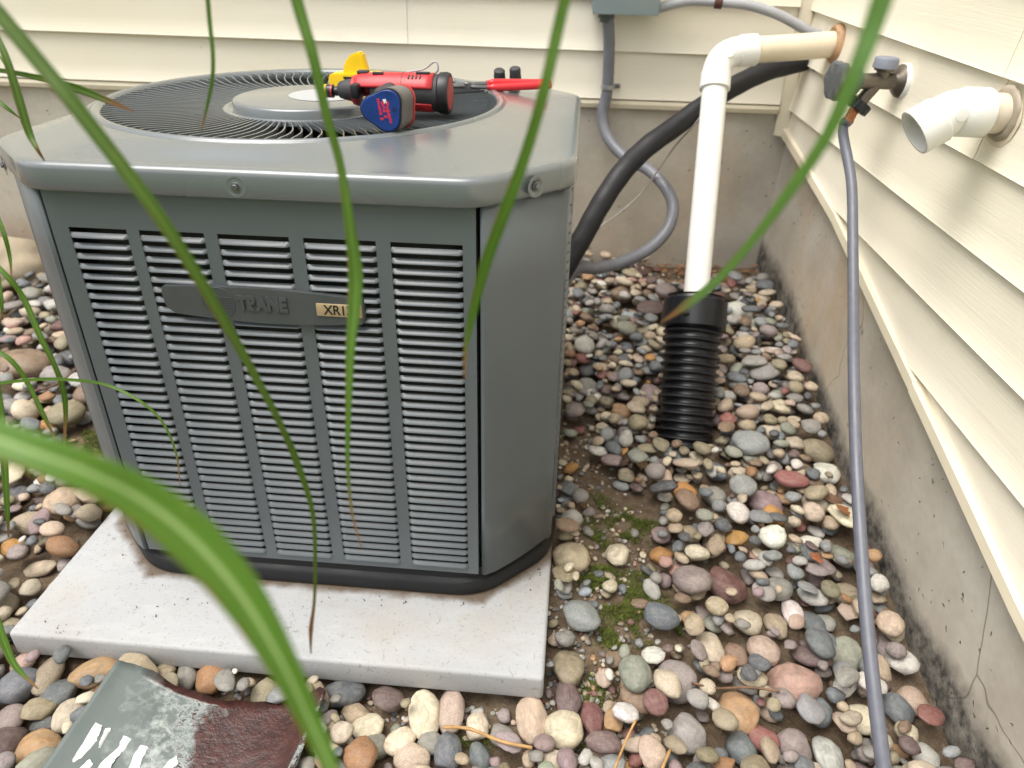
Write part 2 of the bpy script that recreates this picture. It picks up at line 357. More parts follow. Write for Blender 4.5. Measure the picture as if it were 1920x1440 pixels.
# ------------------------------------------------------------------ house corner: foundation, siding boards, corner trim, skirt trim
XR, YB = .74, 2.25
house = thing('house', 'inner corner of a house with cream lap siding above a stained concrete foundation', 'house', (XR+.05, YB+.05, 0))
def hpart(name, b, m, smooth=None):
    o = obj(name, b, m, None, smooth); o.parent = house; o.matrix_parent_inverse = Matrix.Translation(-Vector(house.location)); return o
TRIM = [(2.29, .600), (1.734, .514), (1.248, .392), (.756, .273), (-2.2, -.30)][::-1]
trim = lambda y: float(interp(y, TRIM))
def fnd_right():
    b = bmesh.new(); ys = np.linspace(-2.2, YB+.012, 40)
    for ys_, sgn in ((ys, 1),):
        rings = []
        for y in ys_:
            zt = trim(y)+.03
            rings.append([(XR+.014, y, -.5), (XR+.014, y, zt), (XR+.25, y, zt), (XR+.25, y, -.5)])
        add_loft(b, rings)
    return b
hpart('foundation', fnd_right(), mFnd); hpart('foundation', box(((XR+.014-3.2)/2-.2, YB+.012+.12, .1), (XR+.014+3.2+.4, .24, 1.16)), mFnd)
hpart('wall_sheathing', box((XR+.145, .02, 1.72), (.2, 4.4, 2.0)), mTrim); hpart('wall_sheathing', box((-1.55, YB+.135, 1.66), (4.58, .2, 2.0)), mTrim)
def board(axis, s0, s1, zb, zt, clip=None, out=0.0):
    """one siding course: leans out towards its butt edge, with a rolled lip and a return"""
    b = bmesh.new(); ss = np.linspace(s0, s1, max(2, int((s1-s0)/.06))); rings = []
    for s in ss:
        lo = zb if clip is None else max(zb, clip(s)); hi = max(zt, lo+.0005)
        wob = .0012*math.sin(s*5.1+zb*40)
        def P(z, ex=0.0):
            o = .002+out+wob+.0115*(zt-z)/(zt-zb)+ex
            return (XR-o+.008, s, z) if axis == 'y' else (s, YB-o+.008, z)
        def Q(z): return (XR+.04, s, z) if axis == 'y' else (s, YB+.032, z)
        m1 = lo+(hi-lo)*.35
        rings.append([Q(hi), P(hi), P(m1), P(min(lo+.004, hi)), P(min(lo+.0015, hi), .0012), P(lo, .0002), Q(lo+.001 if lo > zb else lo)])
    add_loft(b, rings); return b
k = 0
for i in range(-7, 16):
    zb = .905+.127*i*1.0; zt = zb+.130
    if zb > 2.55: break
    ys = [y for y in np.linspace(-2.15, 2.235, 400) if trim(y) < zt-.003]
    if not ys: continue
    s0, s1 = min(ys), max(ys)
    if i < 0: s0 = -2.15
    seam = {0: 1.262, -1: 1.262, 1: .2, 2: .2, -2: .45, -3: .45}.get(i)
    if zt < trim(s0): continue
    if seam and s0 < seam < s1:
        hpart('siding_board', board('y', s0, seam-.0006, zb, zt, trim), mSid, 40); hpart('siding_board', board('y', seam, s1, zb, zt, trim, .0016), mSid, 40)
    else: hpart('siding_board', board('y', s0, s1, zb, zt, trim), mSid, 40)
for i in range(0, 15):
    zb = .660+.125*i; zt = zb+.128
    seam = {1: -.346, 2: -.346, 0: -2.1}.get(i, -1.2)
    hpart('siding_board', board('x', -3.4, seam-.0006, zb, zt, None, .0016), mSid, 40); hpart('siding_board', board('x', seam, XR-.03, zb, zt), mSid, 40)
# starter strip under the back wall, sloped skirt trim along the side wall, inside corner post
hpart('starter_strip', prism([(0, 0), (.014, -.003), (.017, -.012), (.014, -.024), (0, -.027)], (-3.4, YB+.010, .659), (0, -1, 0), (0, 0, 1), (3.4+XR-.03, 0, 0)), mTrim, 30)
def skirt():
    out = []
    ys = [2.232, 1.734, 1.195, 1.19, .756, -2.1]
    for y0, y1, e in ((2.232, 1.193, 0), (1.195, -2.1, .0015)):
        b = bmesh.new(); rings = []
        for y in np.linspace(y0, y1, 24):
            z = trim(y)+.001*math.sin(y*7); prof = [(.020, .009), (-.005, .009), (-.010, .005), (-.012, -.014), (-.009, -.018), (.020, -.018)]
            rings.append([(XR+dx-e, y, z+dz-e*.5) for dx, dz in prof])
        add_loft(b, rings); out.append(b)
    return out
for b in skirt(): hpart('skirt_trim', b, mTrim, 30)
cp = bmesh.new(); add_prism(cp, [(0, 0), (.0, -.030), (-.006, -.033), (-.010, -.026), (-.026, -.010), (-.033, -.006), (-.030, 0)], (XR+.004, YB+.006, .575), (1, 0, 0), (0, 1, 0), (0, 0, 2.0))
hpart('corner_post', cp, mTrim, 20)

# ------------------------------------------------------------------ condenser frame (slightly settled and turned)
def eulm(a, b_, g): return Matrix.Rotation(g, 3, 'Z') @ Matrix.Rotation(b_, 3, 'Y') @ Matrix.Rotation(a, 3, 'X')
ACR = eulm(R(-1.8365), R(-.8562), R(-3.4059)); ACT = Vector((-.35534, .94167, 1.1-1.03619))
ACM = Matrix.Translation(ACT) @ ACR.to_4x4()
L2W = lambda p: ACM @ Vector(p)
def local_hit(px, py, z):
    o = ACM.inverted() @ Vector(CAM); v = ACR.transposed() @ Vector(ray(px, py)); return o+v*((z-o.z)/v.z)

# concrete pad
pad = obj('concrete_pad', None or (lambda b: (add_box(b, (0, 0, 0), (.896, .960, .052), .007, 3), b)[1])(bmesh.new()), mPad, smooth=40)
pad.matrix_world = ACM @ Matrix.Translation((-.024, .3165, -.0262))
tag(pad, 'pale grey square concrete pad under the air conditioner, flecked with dirt', 'concrete pad')

ac = thing('air_conditioner', 'grey louvered outdoor air conditioner condenser standing on the concrete pad', 'air conditioner')
ac.matrix_world = ACM
def part(name, b, m, parent=None, smooth=None, kind=None): return obj(name, b, m, parent or ac, smooth, kind)
HW, CH, YD = .30, .121, .76          # half panel width, chamfer, overall depth
OX = HW+CH
def octo(i=0.0, rr=.03, n=6, cx=0.0, y0=0.0, y1=YD):
    """chamfered square outline, inset by i, corners rounded"""
    c = [(HW, y0), (OX, y0+CH), (OX, y1-CH), (HW, y1), (-HW, y1), (-OX, y1-CH), (-OX, y0+CH), (-HW, y0)]
    cxm, cym = 0.0, (y0+y1)/2
    sx = (OX-i)/OX; sy = ((y1-y0)/2-i)/((y1-y0)/2)
    c = [Vector(((x-cxm)*sx+cxm, (y-cym)*sy+cym, 0)) for x, y in c]; out = []
    for k in range(8):
        p, a, d = c[k], c[k-1], c[(k+1) % 8]
        q0 = p+(a-p).normalized()*rr; q1 = p+(d-p).normalized()*rr
        for j in range(n+1):
            t = j/n; out.append((q0*(1-t)**2+p*2*t*(1-t)+q1*t*t))
    return out
ring = lambda i, z, **k: [(p.x, p.y, z) for p in octo(i, **k)]
# base pan
bp = bmesh.new(); add_loft(bp, [ring(.004, .0, rr=.05), ring(-.004, .004, rr=.05), ring(-.006, .024, rr=.05), ring(-.003, .032, rr=.05), ring(.004, .036, rr=.05), ring(.006, .052, rr=.05)]); part('base_pan', bp, mBase, smooth=40)
# inner coil box and corner posts
cb = bmesh.new(); add_loft(cb, [ring(.03, .05, rr=.04), ring(.03, .70, rr=.04)]); part('coil', cb, mCoil)
def post(sx, back):
    b = bmesh.new(); pts = []
    y0, y1 = (0, CH) if not back else (YD, YD-CH)
    e = -1 if not back else 1
    prof = [(HW+.004, y0-e*.018), (HW+.004, y0-e*.004), (HW+.010, y0), (HW+.022, y0+(-e)*.008)]
    prof = [(HW+.0045, y0-e*.020), (HW+.0045, y0-e*.003), (HW+.010, y0-e*.001), (HW+.020, y0-e*.008)]
    for t in np.linspace(.12, .88, 5): prof.append((HW+.014+(CH-.014)*t+.004*math.sin(t*math.pi), y0-e*((CH)*t-.003*math.sin(t*math.pi))))
    prof += [(OX-.003, y1+e*.010), (OX, y1+e*.001), (OX, y1-e*.012), (OX-.012, y1-e*.012)]
    rings = [[(sx*x, y, z) for x, y in prof] for z in (.0505, .2, .4, .6, .716)]
    add_loft(b, rings, closed=False, cap0=False, cap1=False)
    o = part('corner_post', b, mAC, smooth=35); md = o.modifiers.new('t', 'SOLIDIFY'); md.thickness = .002; return o
for sx in (1, -1):
    for bk in (0, 1): post(sx, bk)
# louvred panels
COLS = [(-.274, -.190), (-.172, -.079), (-.060, .041), (.061, .162), (.182, .281)]
ZT, ZB, NS = .653, .066, 38
PZ0, PZ1 = .053, .712
def panel_mesh(cols, hw):
    b = bmesh.new(); y = 0.0; th = .0022
    xs = [-hw]+[v for c in cols for v in c]+[hw]
    def plate(x0, x1, z0, z1):
        add_box(b, ((x0+x1)/2, y+th/2, (z0+z1)/2), (x1-x0, th, z1-z0))
    rects = []
    zz = [PZ0, ZB, ZT, PZ1]; V = {}
    def v(x, z, yy): 
        k_ = (round(x, 5), round(z, 5), yy)
        if k_ not in V: V[k_] = b.verts.new((x, yy, z))
        return V[k_]
    holes = set(cols)
    for i in range(len(xs)-1):
        for j in range(3):
            if j == 1 and (xs[i], xs[i+1]) in holes: continue
            for yy in (0, th): b.faces.new([v(xs[i], zz[j], yy), v(xs[i+1], zz[j], yy), v(xs[i+1], zz[j+1], yy), v(xs[i], zz[j+1], yy)])
    # rims and hole edges
    be = [e for e in b.edges if len(e.link_faces) == 1 and abs(e.verts[0].co.y) < 1e-6 and abs(e.verts[1].co.y) < 1e-6]
    for e in be:
        a, c = e.verts; b.faces.new([a, c, v(c.co.x, c.co.z, th), v(a.co.x, a.co.z, th)])
    # folded side flanges
    for s in (-1, 1): add_box(b, (s*(hw-.001), .0135, (PZ0+PZ1)/2), (.0018, .022, PZ1-PZ0-.002))
    return b
def add_slat(b, w, c=(0, 0, 0)):
    """pressed louver: proud curved nose, sloping back into the cabinet, tapered ends"""
    th = .0011; e = .0055
    sec = [(-.0046, -.0046), (-.0044, -.0041), (-.0024, -.0023), (-.0002, -.0004), (.0022, .0014)]
    def R_(x, k): return [(x, y*k+.001*(1-k), z) for y, z in sec]+[(x, y*k+th+.001*(1-k), z-th) for y, z in sec[::-1]]
    rings = []
    for x, k in ((-w/2-.0005, .15), (-w/2+e*.5, .72), (-w/2+e, 1), (w/2-e, 1), (w/2-e*.5, .72), (w/2+.0005, .15)):
        rings.append([(c[0]+q[0], c[1]+q[1], c[2]+q[2]) for q in R_(x, k)])
    add_loft(b, rings)
fp = part('louvered_panel', panel_mesh(COLS, HW-.001), mAC, smooth=30)
pitch = (ZT-ZB)/NS; slm = {}
for (x0, x1) in COLS:
    wd = round(x1-x0, 4)
    b = bmesh.new(); add_slat(b, wd); bmesh.ops.recalc_face_normals(b, faces=b.faces); me = bpy.data.meshes.new('louver'); b.to_mesh(me); b.free()
    me.polygons.foreach_set('use_smooth', [True]*len(me.polygons)); me.set_sharp_from_angle(angle=R(50)); me.materials.append(mSlat)
    for i in range(NS):
        o = bpy.data.objects.new('louver', me); col.objects.link(o); o.parent = fp
        o.location = ((x0+x1)/2, 0, ZB+pitch*(i+.42)); o.rotation_euler = (rnd.uniform(-.02, .02), 0, 0)
# side and rear panels, louvers past the pick-apart limit are one joined piece each
half = YD/2-CH
for ang, (tx, ty) in ((R(90), (OX, YD/2)), (R(-90), (-OX, YD/2)), (R(180), (0, YD))):
    hw2 = half if ang != R(180) else HW-.001
    cs = [(-hw2+.02+k_*(2*hw2-.04)/5+.009, -hw2+.02+(k_+1)*(2*hw2-.04)/5-.009) for k_ in range(5)]
    Tm = Matrix.Translation((tx, ty, 0)) @ Matrix.Rotation(ang, 4, 'Z')
    pm = panel_mesh(cs, hw2-.001); bmesh.ops.transform(pm, matrix=Tm, verts=pm.verts); sp = part('louvered_panel', pm, mAC, smooth=30)
    b = bmesh.new()
    for (x0, x1) in cs:
        for i in range(NS): add_slat(b, x1-x0, ((x0+x1)/2, 0, ZB+pitch*(i+.42)))
    bmesh.ops.transform(b, matrix=Tm, verts=b.verts); so = part('louvers', b, mSlat, sp, smooth=50, kind='stuff')
# lid: chamfered skirt, rounded shoulder, pressed crown and fan opening
GC = (-.047, .396); GR = .333
def lid_mesh():
    b = bmesh.new(); N = 240; rings = []
    c0 = Vector((GC[0], GC[1], 0)); o0 = octo(0, rr=.045, n=8)
    def outline(i):
        pts = octo(i, rr=.028, n=8, y0=-.008, y1=YD+.008); res = []
        for k_ in range(N):
            a = 2*math.pi*k_/N-math.pi/2; d = Vector((math.cos(a), math.sin(a), 0)); best = 0
            for q in range(len(pts)):
                p, r_ = pts[q], pts[(q+1) % len(pts)]; e = r_-p; den = d.x*e.y-d.y*e.x
                if abs(den) < 1e-9: continue
                w_ = p-c0; t = (w_.x*e.y-w_.y*e.x)/den; u_ = (w_.x*d.y-w_.y*d.x)/den
                if t > 0 and -1e-6 <= u_ <= 1+1e-6: best = max(best, t)
            res.append((best, d))
        return res
    def add(i, z): rings.append([(c0.x+t*d.x, c0.y+t*d.y, z) for t, d in outline(i)])
    add(.012, .712); add(-.004, .7075); add(-.0065, .7085); add(-.008, .712); add(-.008, .7375); add(-.0068, .7415); add(-.0042, .7445); add(-.0005, .7460); add(.0035, .7465); add(.007, .7467)
    base = outline(.010)
    for f_ in (.15, .3, .45, .6, .75, .9):
        sm = f_*(1-f_)*.6+f_*f_*(3-2*f_)*.4+f_*f_*.6
        rings.append([(c0.x+(t*(1-f_)+(GR+.018)*f_)*d.x, c0.y+(t*(1-f_)+(GR+.018)*f_)*d.y, .7475+.0170*sm) for t, d in base])
    for r_, z in ((GR+.016, 0.7647), (GR+.014, 0.7651), (GR+.0125, 0.7625), (GR+.0115, 0.7625), (GR+.010, 0.7662), (GR+.006, 0.7693), (GR+.001, 0.7677), (GR-.004, 0.7640), (GR-.005, 0.7575), (GR-.005, .70)):
        rings.append([(c0.x+r_*math.cos(2*math.pi*k_/N-math.pi/2), c0.y+r_*math.sin(2*math.pi*k_/N-math.pi/2), z) for k_ in range(N)])
    add_loft(b, rings, cap0=False, cap1=False); return b
lid = part('lid', lid_mesh(), mLid, smooth=75)
def screw(x, y, z, nx, ny):
    b = bmesh.new(); d = Vector((nx, ny, 0)); add_lathe(b, Vector((x, y, z))+d*-.001, d, [(0, .0062), (.0012, .0062), (.0016, .0056)], 24)
    add_lathe(b, Vector((x, y, z))+d*.0012, d, [(0, .0042), (.0026, .0042), (.0030, .0036)], 6); return b
for x, y, nx, ny in ((-.014, -.0162, 0, -1), (.3755, .0445, .707, -.707), (-.3755, .0445, -.707, -.707)):
    dm = bmesh.new(); add_lathe(dm, (x-nx*.0005, y-ny*.0005, .724), (nx, ny, 0), [(.0004, .0150), (.0008, .0135), (.0002, .0095), (-.0010, .0080)], 32, cap0=False)
    part('screw_dimple', dm, mLid, lid, smooth=60); part('screw', screw(x, y, .724, nx, ny), mSteel, lid, smooth=30)
# fan grille: vanes, hub
gril = part('fan_grille', (lambda b: (add_lathe(b, (GC[0], GC[1], .7510), (0, 0, 1), [(0, GR-.004), (.004, GR-.004), (.004, GR-.010), (0, GR-.010), (0, GR-.004)], 96, cap0=False, cap1=False), b)[1])(bmesh.new()), mLid, smooth=40)
HR = .132
def vane():
    b = bmesh.new(); rings = []
    for t in np.linspace(0, 1, 12):
        r_ = HR+.010+(GR-.012-HR)*t; a = .10*math.sin(t*math.pi*.9)+.055*max(0, (t-.86)/.14)**1.5
        h = .0065; x, y = r_*math.cos(a), r_*math.sin(a); tx, ty = -math.sin(a), math.cos(a)
        zc = .7647-.0105*(1-t); wd = .0009
        rings.append([(x+tx*wd, y+ty*wd, zc), (x-tx*wd, y-ty*wd, zc+.0003), (x-tx*wd, y-ty*wd, zc-h), (x+tx*wd, y+ty*wd, zc-h)])
    add_loft(b, rings); bmesh.ops.recalc_face_normals(b, faces=b.faces); me = bpy.data.meshes.new('grille_vane'); b.to_mesh(me); b.free(); me.materials.append(mLid); return me
vm = vane(); NV = 108
for i in range(NV):
    o = bpy.data.objects.new('grille_vane', vm); col.objects.link(o); o.parent = gril; o.location = (GC[0], GC[1], 0); o.rotation_euler = (0, 0, 2*math.pi*i/NV)
part('hub_ring', lathe((GC[0], GC[1], .7470), (0, 0, 1), [(0, HR+.016), (.007, HR+.014), (.008, HR+.006), (.004, HR)], 96), mLid, gril, smooth=40)
hc = (GC[0], GC[1])
part('hub_cap', lathe((hc[0], hc[1], .7475), (0, 0, 1), [(0, .1290), (.0175, .1282), (.0205, .1260), (.0218, .1210), (.0222, .0)], 96, cap1=False), mLid, gril, smooth=40)
part('hub_label', lathe((hc[0]+.025, hc[1]+.012, .7699), (0, 0, 1), [(0, .062), (.0004, .062), (.0004, 0)], 48, cap1=False), simple('pale_sticker', lin('a9acae'), .4, var=.04), gril)
# fan, seen through the grille
part('fan_motor', lathe((GC[0], GC[1], .60), (0, 0, 1), [(0, .07), (.14, .07), (.148, .06)], 32), mCoil)
# nameplate
npl = [(-.150, .5525)]
def nameplate_poly():
    p = []
    for t in np.linspace(0, 1, 24): p.append((-.149+.287*t, .5755+.006*math.sin(t*math.pi*.8)-.010*t*t))
    p += [(.140, .562), (.1405, .545), (.139, .536)]
    for t in np.linspace(0, 1, 24): p.append((.136-.272*t, .5300-.0075*math.sin(t*math.pi)+.002*t))
    for a in np.linspace(0, 1, 6): p.append((-.136-.018*math.sin(a*math.pi/2), .5335+.018*(1-math.cos(a*math.pi/2))))
    p += [(-.155, .565), (-.1525, .573)]
    return p
pb = bmesh.new(); pol = nameplate_poly(); cxy = (0.0, .553)
rg = []
for y, k_ in ((.001, 1.0), (-.006, 1.0), (-.0085, .992), (-.0095, .975)): rg.append([(cxy[0]+(x-cxy[0])*(1-(1-k_)*.3), y, cxy[1]+(z-cxy[1])*k_) for x, z in pol])
add_loft(pb, rg); npo = part('nameplate', pb, mPlate, smooth=35)
TXM = lambda x, z, y=-.0097: Matrix.Translation((x, y, z)) @ Matrix.Rotation(R(90), 4, 'X')
text_mesh('brand_lettering', 'TRANE', .0285, .0020, .0017, mPlate, npo, .80, TXM(-.007, .5545))
eb = bmesh.new(); cx_, cz_ = -.0715, .5535
for rr in (.0235,):
    pth = [(cx_+rr*math.cos(a), -.0096, cz_+rr*math.sin(a)) for a in np.linspace(0, 2*math.pi, 49)]; add_tube(eb, pth, .0009, 6, False)
for q in range(9):
    z = .008-q*.0034; w_ = math.sqrt(max(0, .0225**2-z*z)); add_box(eb, (cx_+.1*w_, -.0098, cz_+z), (1.8*w_, .0012, .0013))
part('emblem', eb, mPlate, npo, smooth=40)
mpz = .5515
gp = bmesh.new(); add_box(gp, (.1045, -.0104, mpz), (.066, .0028, .0195), .0012, 2); part('model_plate', gp, mGold, npo, smooth=40)
text_mesh('model_lettering', 'XR13', .0205, .0002, .00035, mInk, npo, .88, TXM(.1035, mpz, -.0120))

# ------------------------------------------------------------------ tools on the lid
TZ = .7690
def tool(name, label, cat, x, y, z, rz=0, rx=0, ry=0, k=1.0):
    o = thing(name, label, cat); o.matrix_world = ACM @ Matrix.Translation((x, y, z)) @ Matrix.Rotation(rz, 4, 'Z') @ Matrix.Rotation(ry, 4, 'Y') @ Matrix.Rotation(rx, 4, 'X') @ Matrix.Scale(k, 4); return o
dr = tool('cordless_driver', 'red and black cordless driver with worn blue battery, lying on the fan grille', 'power tool', .052, .287, TZ+.0300, R(-1), 0, R(0), .86)
dp = lambda name, b, m, smooth=35, parent=None: obj(name, b, m, parent or dr, smooth)
dp('motor_housing', lathe((.055, 0, 0), (1, 0, 0), [(0, .027), (.02, .030), (.07, .031), (.115, .032), (.122, .033)], 40), mRub)
dp('end_cap', lathe((.176, 0, 0), (1, 0, 0), [(0, .032), (.004, .036), (.016, .037), (.022, .035), (.0225, .031), (.0205, .0305)], 40, cap1=True), mBlk)
dp('end_disc', lathe((.1945, 0, 0), (1, 0, 0), [(0, .030), (.004, .029), (.0055, .022), (.006, 0)], 40, cap1=False), simple('faded_red_disc', (.36, .05, .05), .55))
# red shell wraps the far and upper sides
sh = bmesh.new(); add_lathe(sh, (.020, 0, 0), (1, 0, 0), [(0, .0255), (.012, .0300), (.05, .0335), (.10, .0338), (.135, .0345), (.150, .0345)], 32, a0=R(150), a1=R(340))
o = dp('shell', sh, mRed); md = o.modifiers.new('t', 'SOLIDIFY'); md.thickness = .003
s2 = bmesh.new(); add_lathe(s2, (.118, 0, 0), (1, 0, 0), [(0, .0325), (.05, .0340)], 12, a0=R(28), a1=R(75)); o = dp('lower_shell', s2, mRed); md = o.modifiers.new('t', 'SOLIDIFY'); md.thickness = .003
dp('shell_seam', lathe((.112, 0, 0), (1, 0, 0), [(0, .0342), (.0012, .0342)], 40), mBlk)
for k_ in range(4): dp('vent_slot', box((.126+k_*.007, -.018, .0285), (.003, .010, .003), .0005, 1, Matrix.Rotation(R(32), 3, 'X')), mBlk)
dp('shell_lip', lathe((.016, 0, 0), (1, 0, 0), [(0, .022), (.002, .0255), (.010, .0275), (.012, .024)], 40), mRed)
dp('gear_nose', lathe((-.012, 0, 0), (1, 0, 0), [(0, .011), (.004, .015), (.018, .0185), (.030, .0205)], 32), mRub)
dp('shell_vent', box((.068, -.012, .0325), (.020, .006, .004), .001, 1, Matrix.Rotation(R(20), 3, 'X')), mBlk)
dp('forward_reverse_pad', box((.036, .004, .0315), (.020, .018, .006), .002), mRub)
dp('trigger_guard', box((.030, -.030, .004), (.016, .030, .026), .005), mBlk)
ch = dp('bit_socket', lathe((-.042, 0, -.003), (1, 0, 0), [(0, .0100), (.001, .0115), (.020, .0115), (.021, .007), (.026, .0085), (.032, .007), (.040, .006)], 28), mBlk)
dp('colour_band', lathe((-.039, 0, -.003), (1, 0, 0), [(0, .0118), (.005, .0118)], 28), mYel, parent=ch); dp('colour_band', lathe((-.026, 0, -.003), (1, 0, 0), [(0, .0118), (.003, .0118)], 28), mRed, parent=ch)
def tri_ring(cx, cz, y, w_, h_, n=36, tilt=0):
    out = []
    for k_ in range(n):
        a = 2*math.pi*k_/n; r_ = 1+.13*math.cos(3*(a+R(65)))
        out.append((cx+w_*r_*math.cos(a), y+tilt*math.cos(a)*w_, cz+h_*r_*math.sin(a)))
    return out
hx = .118
hb = bmesh.new(); add_loft(hb, [tri_ring(hx-.036, .0, -.016, .023, .020), tri_ring(hx-.024, -.001, -.05, .021, .019), tri_ring(hx-.010, -.001, -.085, .022, .020), tri_ring(hx, -.002, -.105, .027, .025), tri_ring(hx+.006, -.002, -.118, .032, .030)]); dp('handle', hb, mRub, 60)
rb = bmesh.new(); add_loft(rb, [tri_ring(hx+.010, -.002, -.117, 0.0342, 0.0326), tri_ring(hx+.011, -.002, -.126, 0.0360, 0.0343), tri_ring(hx+.011, -.002, -.130, 0.0347, 0.0330)]); dp('handle_band', rb, mRed, 60)
bt = bmesh.new(); add_loft(bt, [tri_ring(hx+.010, -.002, -.128, 0.0342, 0.0326), tri_ring(hx+.006, -.001, -.150, 0.0349, 0.0334), tri_ring(hx+.002, .0, -.172, 0.0349, 0.0334), tri_ring(hx+.001, .0, -.176, 0.0340, 0.0326)]); bt_o = dp('battery', bt, mBoot, 60)
b2 = bmesh.new(); add_loft(b2, [tri_ring(hx+.001, .0, -.1755, 0.0335, 0.0320), tri_ring(hx, .0, -.1800, 0.0324, 0.0310), tri_ring(hx, .0, -.1815, 0.0311, 0.0297)]); dp('battery_end', b2, mBlue, 40, bt_o)
b3 = bmesh.new(); add_loft(b3, [tri_ring(hx+.001, .0, -.1750, 0.0347, 0.0333), tri_ring(hx+.001, .0, -.1790, 0.0347, 0.0333), tri_ring(hx+.001, .0, -.1796, 0.0329, 0.0315)], cap0=False, cap1=False); dp('battery_rim', b3, mBlk, 40, bt_o)
# worn red print on the battery end
pr = bmesh.new(); q = random.Random(3)
for r_ in range(9):
    for c_ in range(3):
        if q.random() < .42 and not (c_ == 0 and r_ < 6): continue
        z0 = .018-r_*.0042; x0 = hx-.009+c_*.0065+r_*.0007
        pl = [(x0+q.uniform(-.001, .001), z0+q.uniform(-.001, .001)), (x0+.006+q.uniform(-.003, .001), z0+q.uniform(-.0012, .001)), (x0+.0062+q.uniform(-.002, .001), z0-.0042+q.uniform(-.001, .001)), (x0+.001+q.uniform(-.001, .002), z0-.0042)]
        add_prism(pr, pl, (0, -.1815, 0), (1, 0, 0), (0, 0, 1), (0, -.0004, 0))
dp('worn_label', pr, simple('worn_red_print', (.55, .02, .06), .45), None, bt_o)
pw = bmesh.new(); add_prism(pw, [(hx+.001, .017), (hx+.007, .018), (hx+.008, .010), (hx+.006, .013), (hx+.004, .010), (hx+.003, .014)], (0, -.1820, 0), (1, 0, 0), (0, 0, 1), (0, -.0003, 0)); dp('label_mark', pw, mWht, None, bt_o)
for (x_, z_, r_) in ((hx+.020, .002, .0035),):
    dp('battery_screw', lathe((x_, -.1812, z_), (0, -1, 0), [(0, r_), (.0008, r_), (.0009, r_*.6), (.0002, r_*.5)], 20), mBlk, 30, bt_o)
clip = tube(crom([(.120, .006, .034), (.150, .004, .040), (.168, .002, .052), (.176, 0, .050), (.177, -.002, .040), (.172, -.002, .034)], 8), .0016, 8); dp('belt_clip', clip, mGalv)
dp('clip_screw_block', box((.150, -.006, .0335), (.026, .010, .006), .002), mBlk)

yt = tool('yellow_level', 'yellow plastic level with an upright hood and black side label, behind the driver', 'tool', .012, .520, TZ-.004, R(-4), 0, 0, 1.0)
yb = bmesh.new(); add_prism(yb, [(-.055, 0), (.060, 0), (.060, .020), (.050, .026), (.036, .030), (-.050, .026), (-.055, .021)], (0, -.018, 0), (1, 0, 0), (0, 0, 1), (0, .036, 0)); bmesh.ops.bevel(yb, geom=list(yb.edges), offset=.002, segments=2, affect='EDGES'); obj('level_body', yb, mYel, yt, 40)
yh = bmesh.new(); add_prism(yh, [(-.030, .022), (-.026, .042), (-.014, .058), (.002, .064), (.010, .063), (.018, .030), (.018, .022)], (0, -.010, 0), (1, 0, 0), (0, 0, 1), (0, .022, 0)); bmesh.ops.bevel(yh, geom=list(yh.edges), offset=.003, segments=2, affect='EDGES'); obj('hood', yh, mYel, yt, 40)
yl = obj('side_label', box((.006, -.0185, .012), (.062, .0012, .020)), mBlk, yt); text_mesh('label_lettering', 'WW', .014, .0002, .0004, mYel, yl, 1.0, Matrix.Translation((-.010, -.0193, .012)) @ Matrix.Rotation(R(90), 4, 'X'))

pl = tool('red_pliers', 'slim steel pliers with a long red dipped handle, lying beside the driver', 'pliers', .262, .540, TZ+.006, R(19))
for s in (-1, 1):
    hd = tube(crom([(-.012, s*.003, s*.003), (.004, s*.005, s*.0035), (.03, s*.0055, s*.003), (.07, s*.005, s*.002), (.112, s*.004, s*.001)], 6), lambda i: .0070 if i > 3 else .0052, 14); obj('handle', hd, mRedH, pl, 50)
    obj('jaw_arm', tube(crom([(-.010, s*.003, s*.003), (-.035, s*.004, s*.002), (-.055, -s*.002, 0), (-.085, -s*.003, 0)], 6), .0040, 8), mSteel, pl, 40)
obj('pivot', lathe((-.050, 0, -.005), (0, 0, 1), [(0, .008), (.010, .008), (.0115, .006)], 20), mSteel, pl, 30)
gp2 = tool('dark_grip_pliers', 'pliers with two dark grey rubber grips poking up behind the red handle', 'pliers', .279, .645, TZ-.020, R(0))
for s, hgt in ((-1, .040), (1, .045)):
    g = bmesh.new(); add_tube(g, crom([(s*.0125, .055, .004), (s*.0150, .035, .008), (s*.0160, .012, .020), (s*.0160, .000, .030), (s*.0155, -.004, hgt)], 6), lambda i: [.006, .0110, .0118, .0112, .0090][min(4, i//6)], 14); obj('grip', g, mRub, gp2, 50)
obj('plier_head', box((0, .060, .002), (.030, .026, .009), .003), mSteel, gp2, 40)

# ------------------------------------------------------------------ utilities on the back wall
jb = thing('junction_box', 'grey metal electrical box on the siding with a conduit hub below', 'electrical box', (.237, YB-.035, .89))
def world_child(name, b, m, parent, smooth=35):
    o = obj(name, b, m, None, smooth); o.parent = parent; o.matrix_parent_inverse = parent.matrix_world.inverted() if parent.matrix_world != Matrix() else Matrix.Translation(-Vector(parent.location)); return o
jx0, jx1, jz = .155, .320, .886
world_child('box_body', box(((jx0+jx1)/2, YB-.045, jz+.13), (jx1-jx0, .085, .26), .004), mJBox, jb); world_child('box_cover', box(((jx0+jx1)/2, YB-.0905, jz+.130), (jx1-jx0+.006, .004, .262), .0015), mJBox, jb)
world_child('side_lug', box((jx1+.004, YB-.045, jz+.012), (.010, .03, .022), .002), mDkG, jb)
ex = at_y(1137, 30, YB-.045).x
world_child('conduit_hub', lathe((ex, YB-.045, jz+.002), (0, 0, -1), [(0, .016), (.003, .022), (.016, .022), (.018, .018), (.026, .017)], 10), mDkG, jb, 25)
def pathpx(pts): return [tuple(at_y(px, py, y)) for px, py, y in pts]
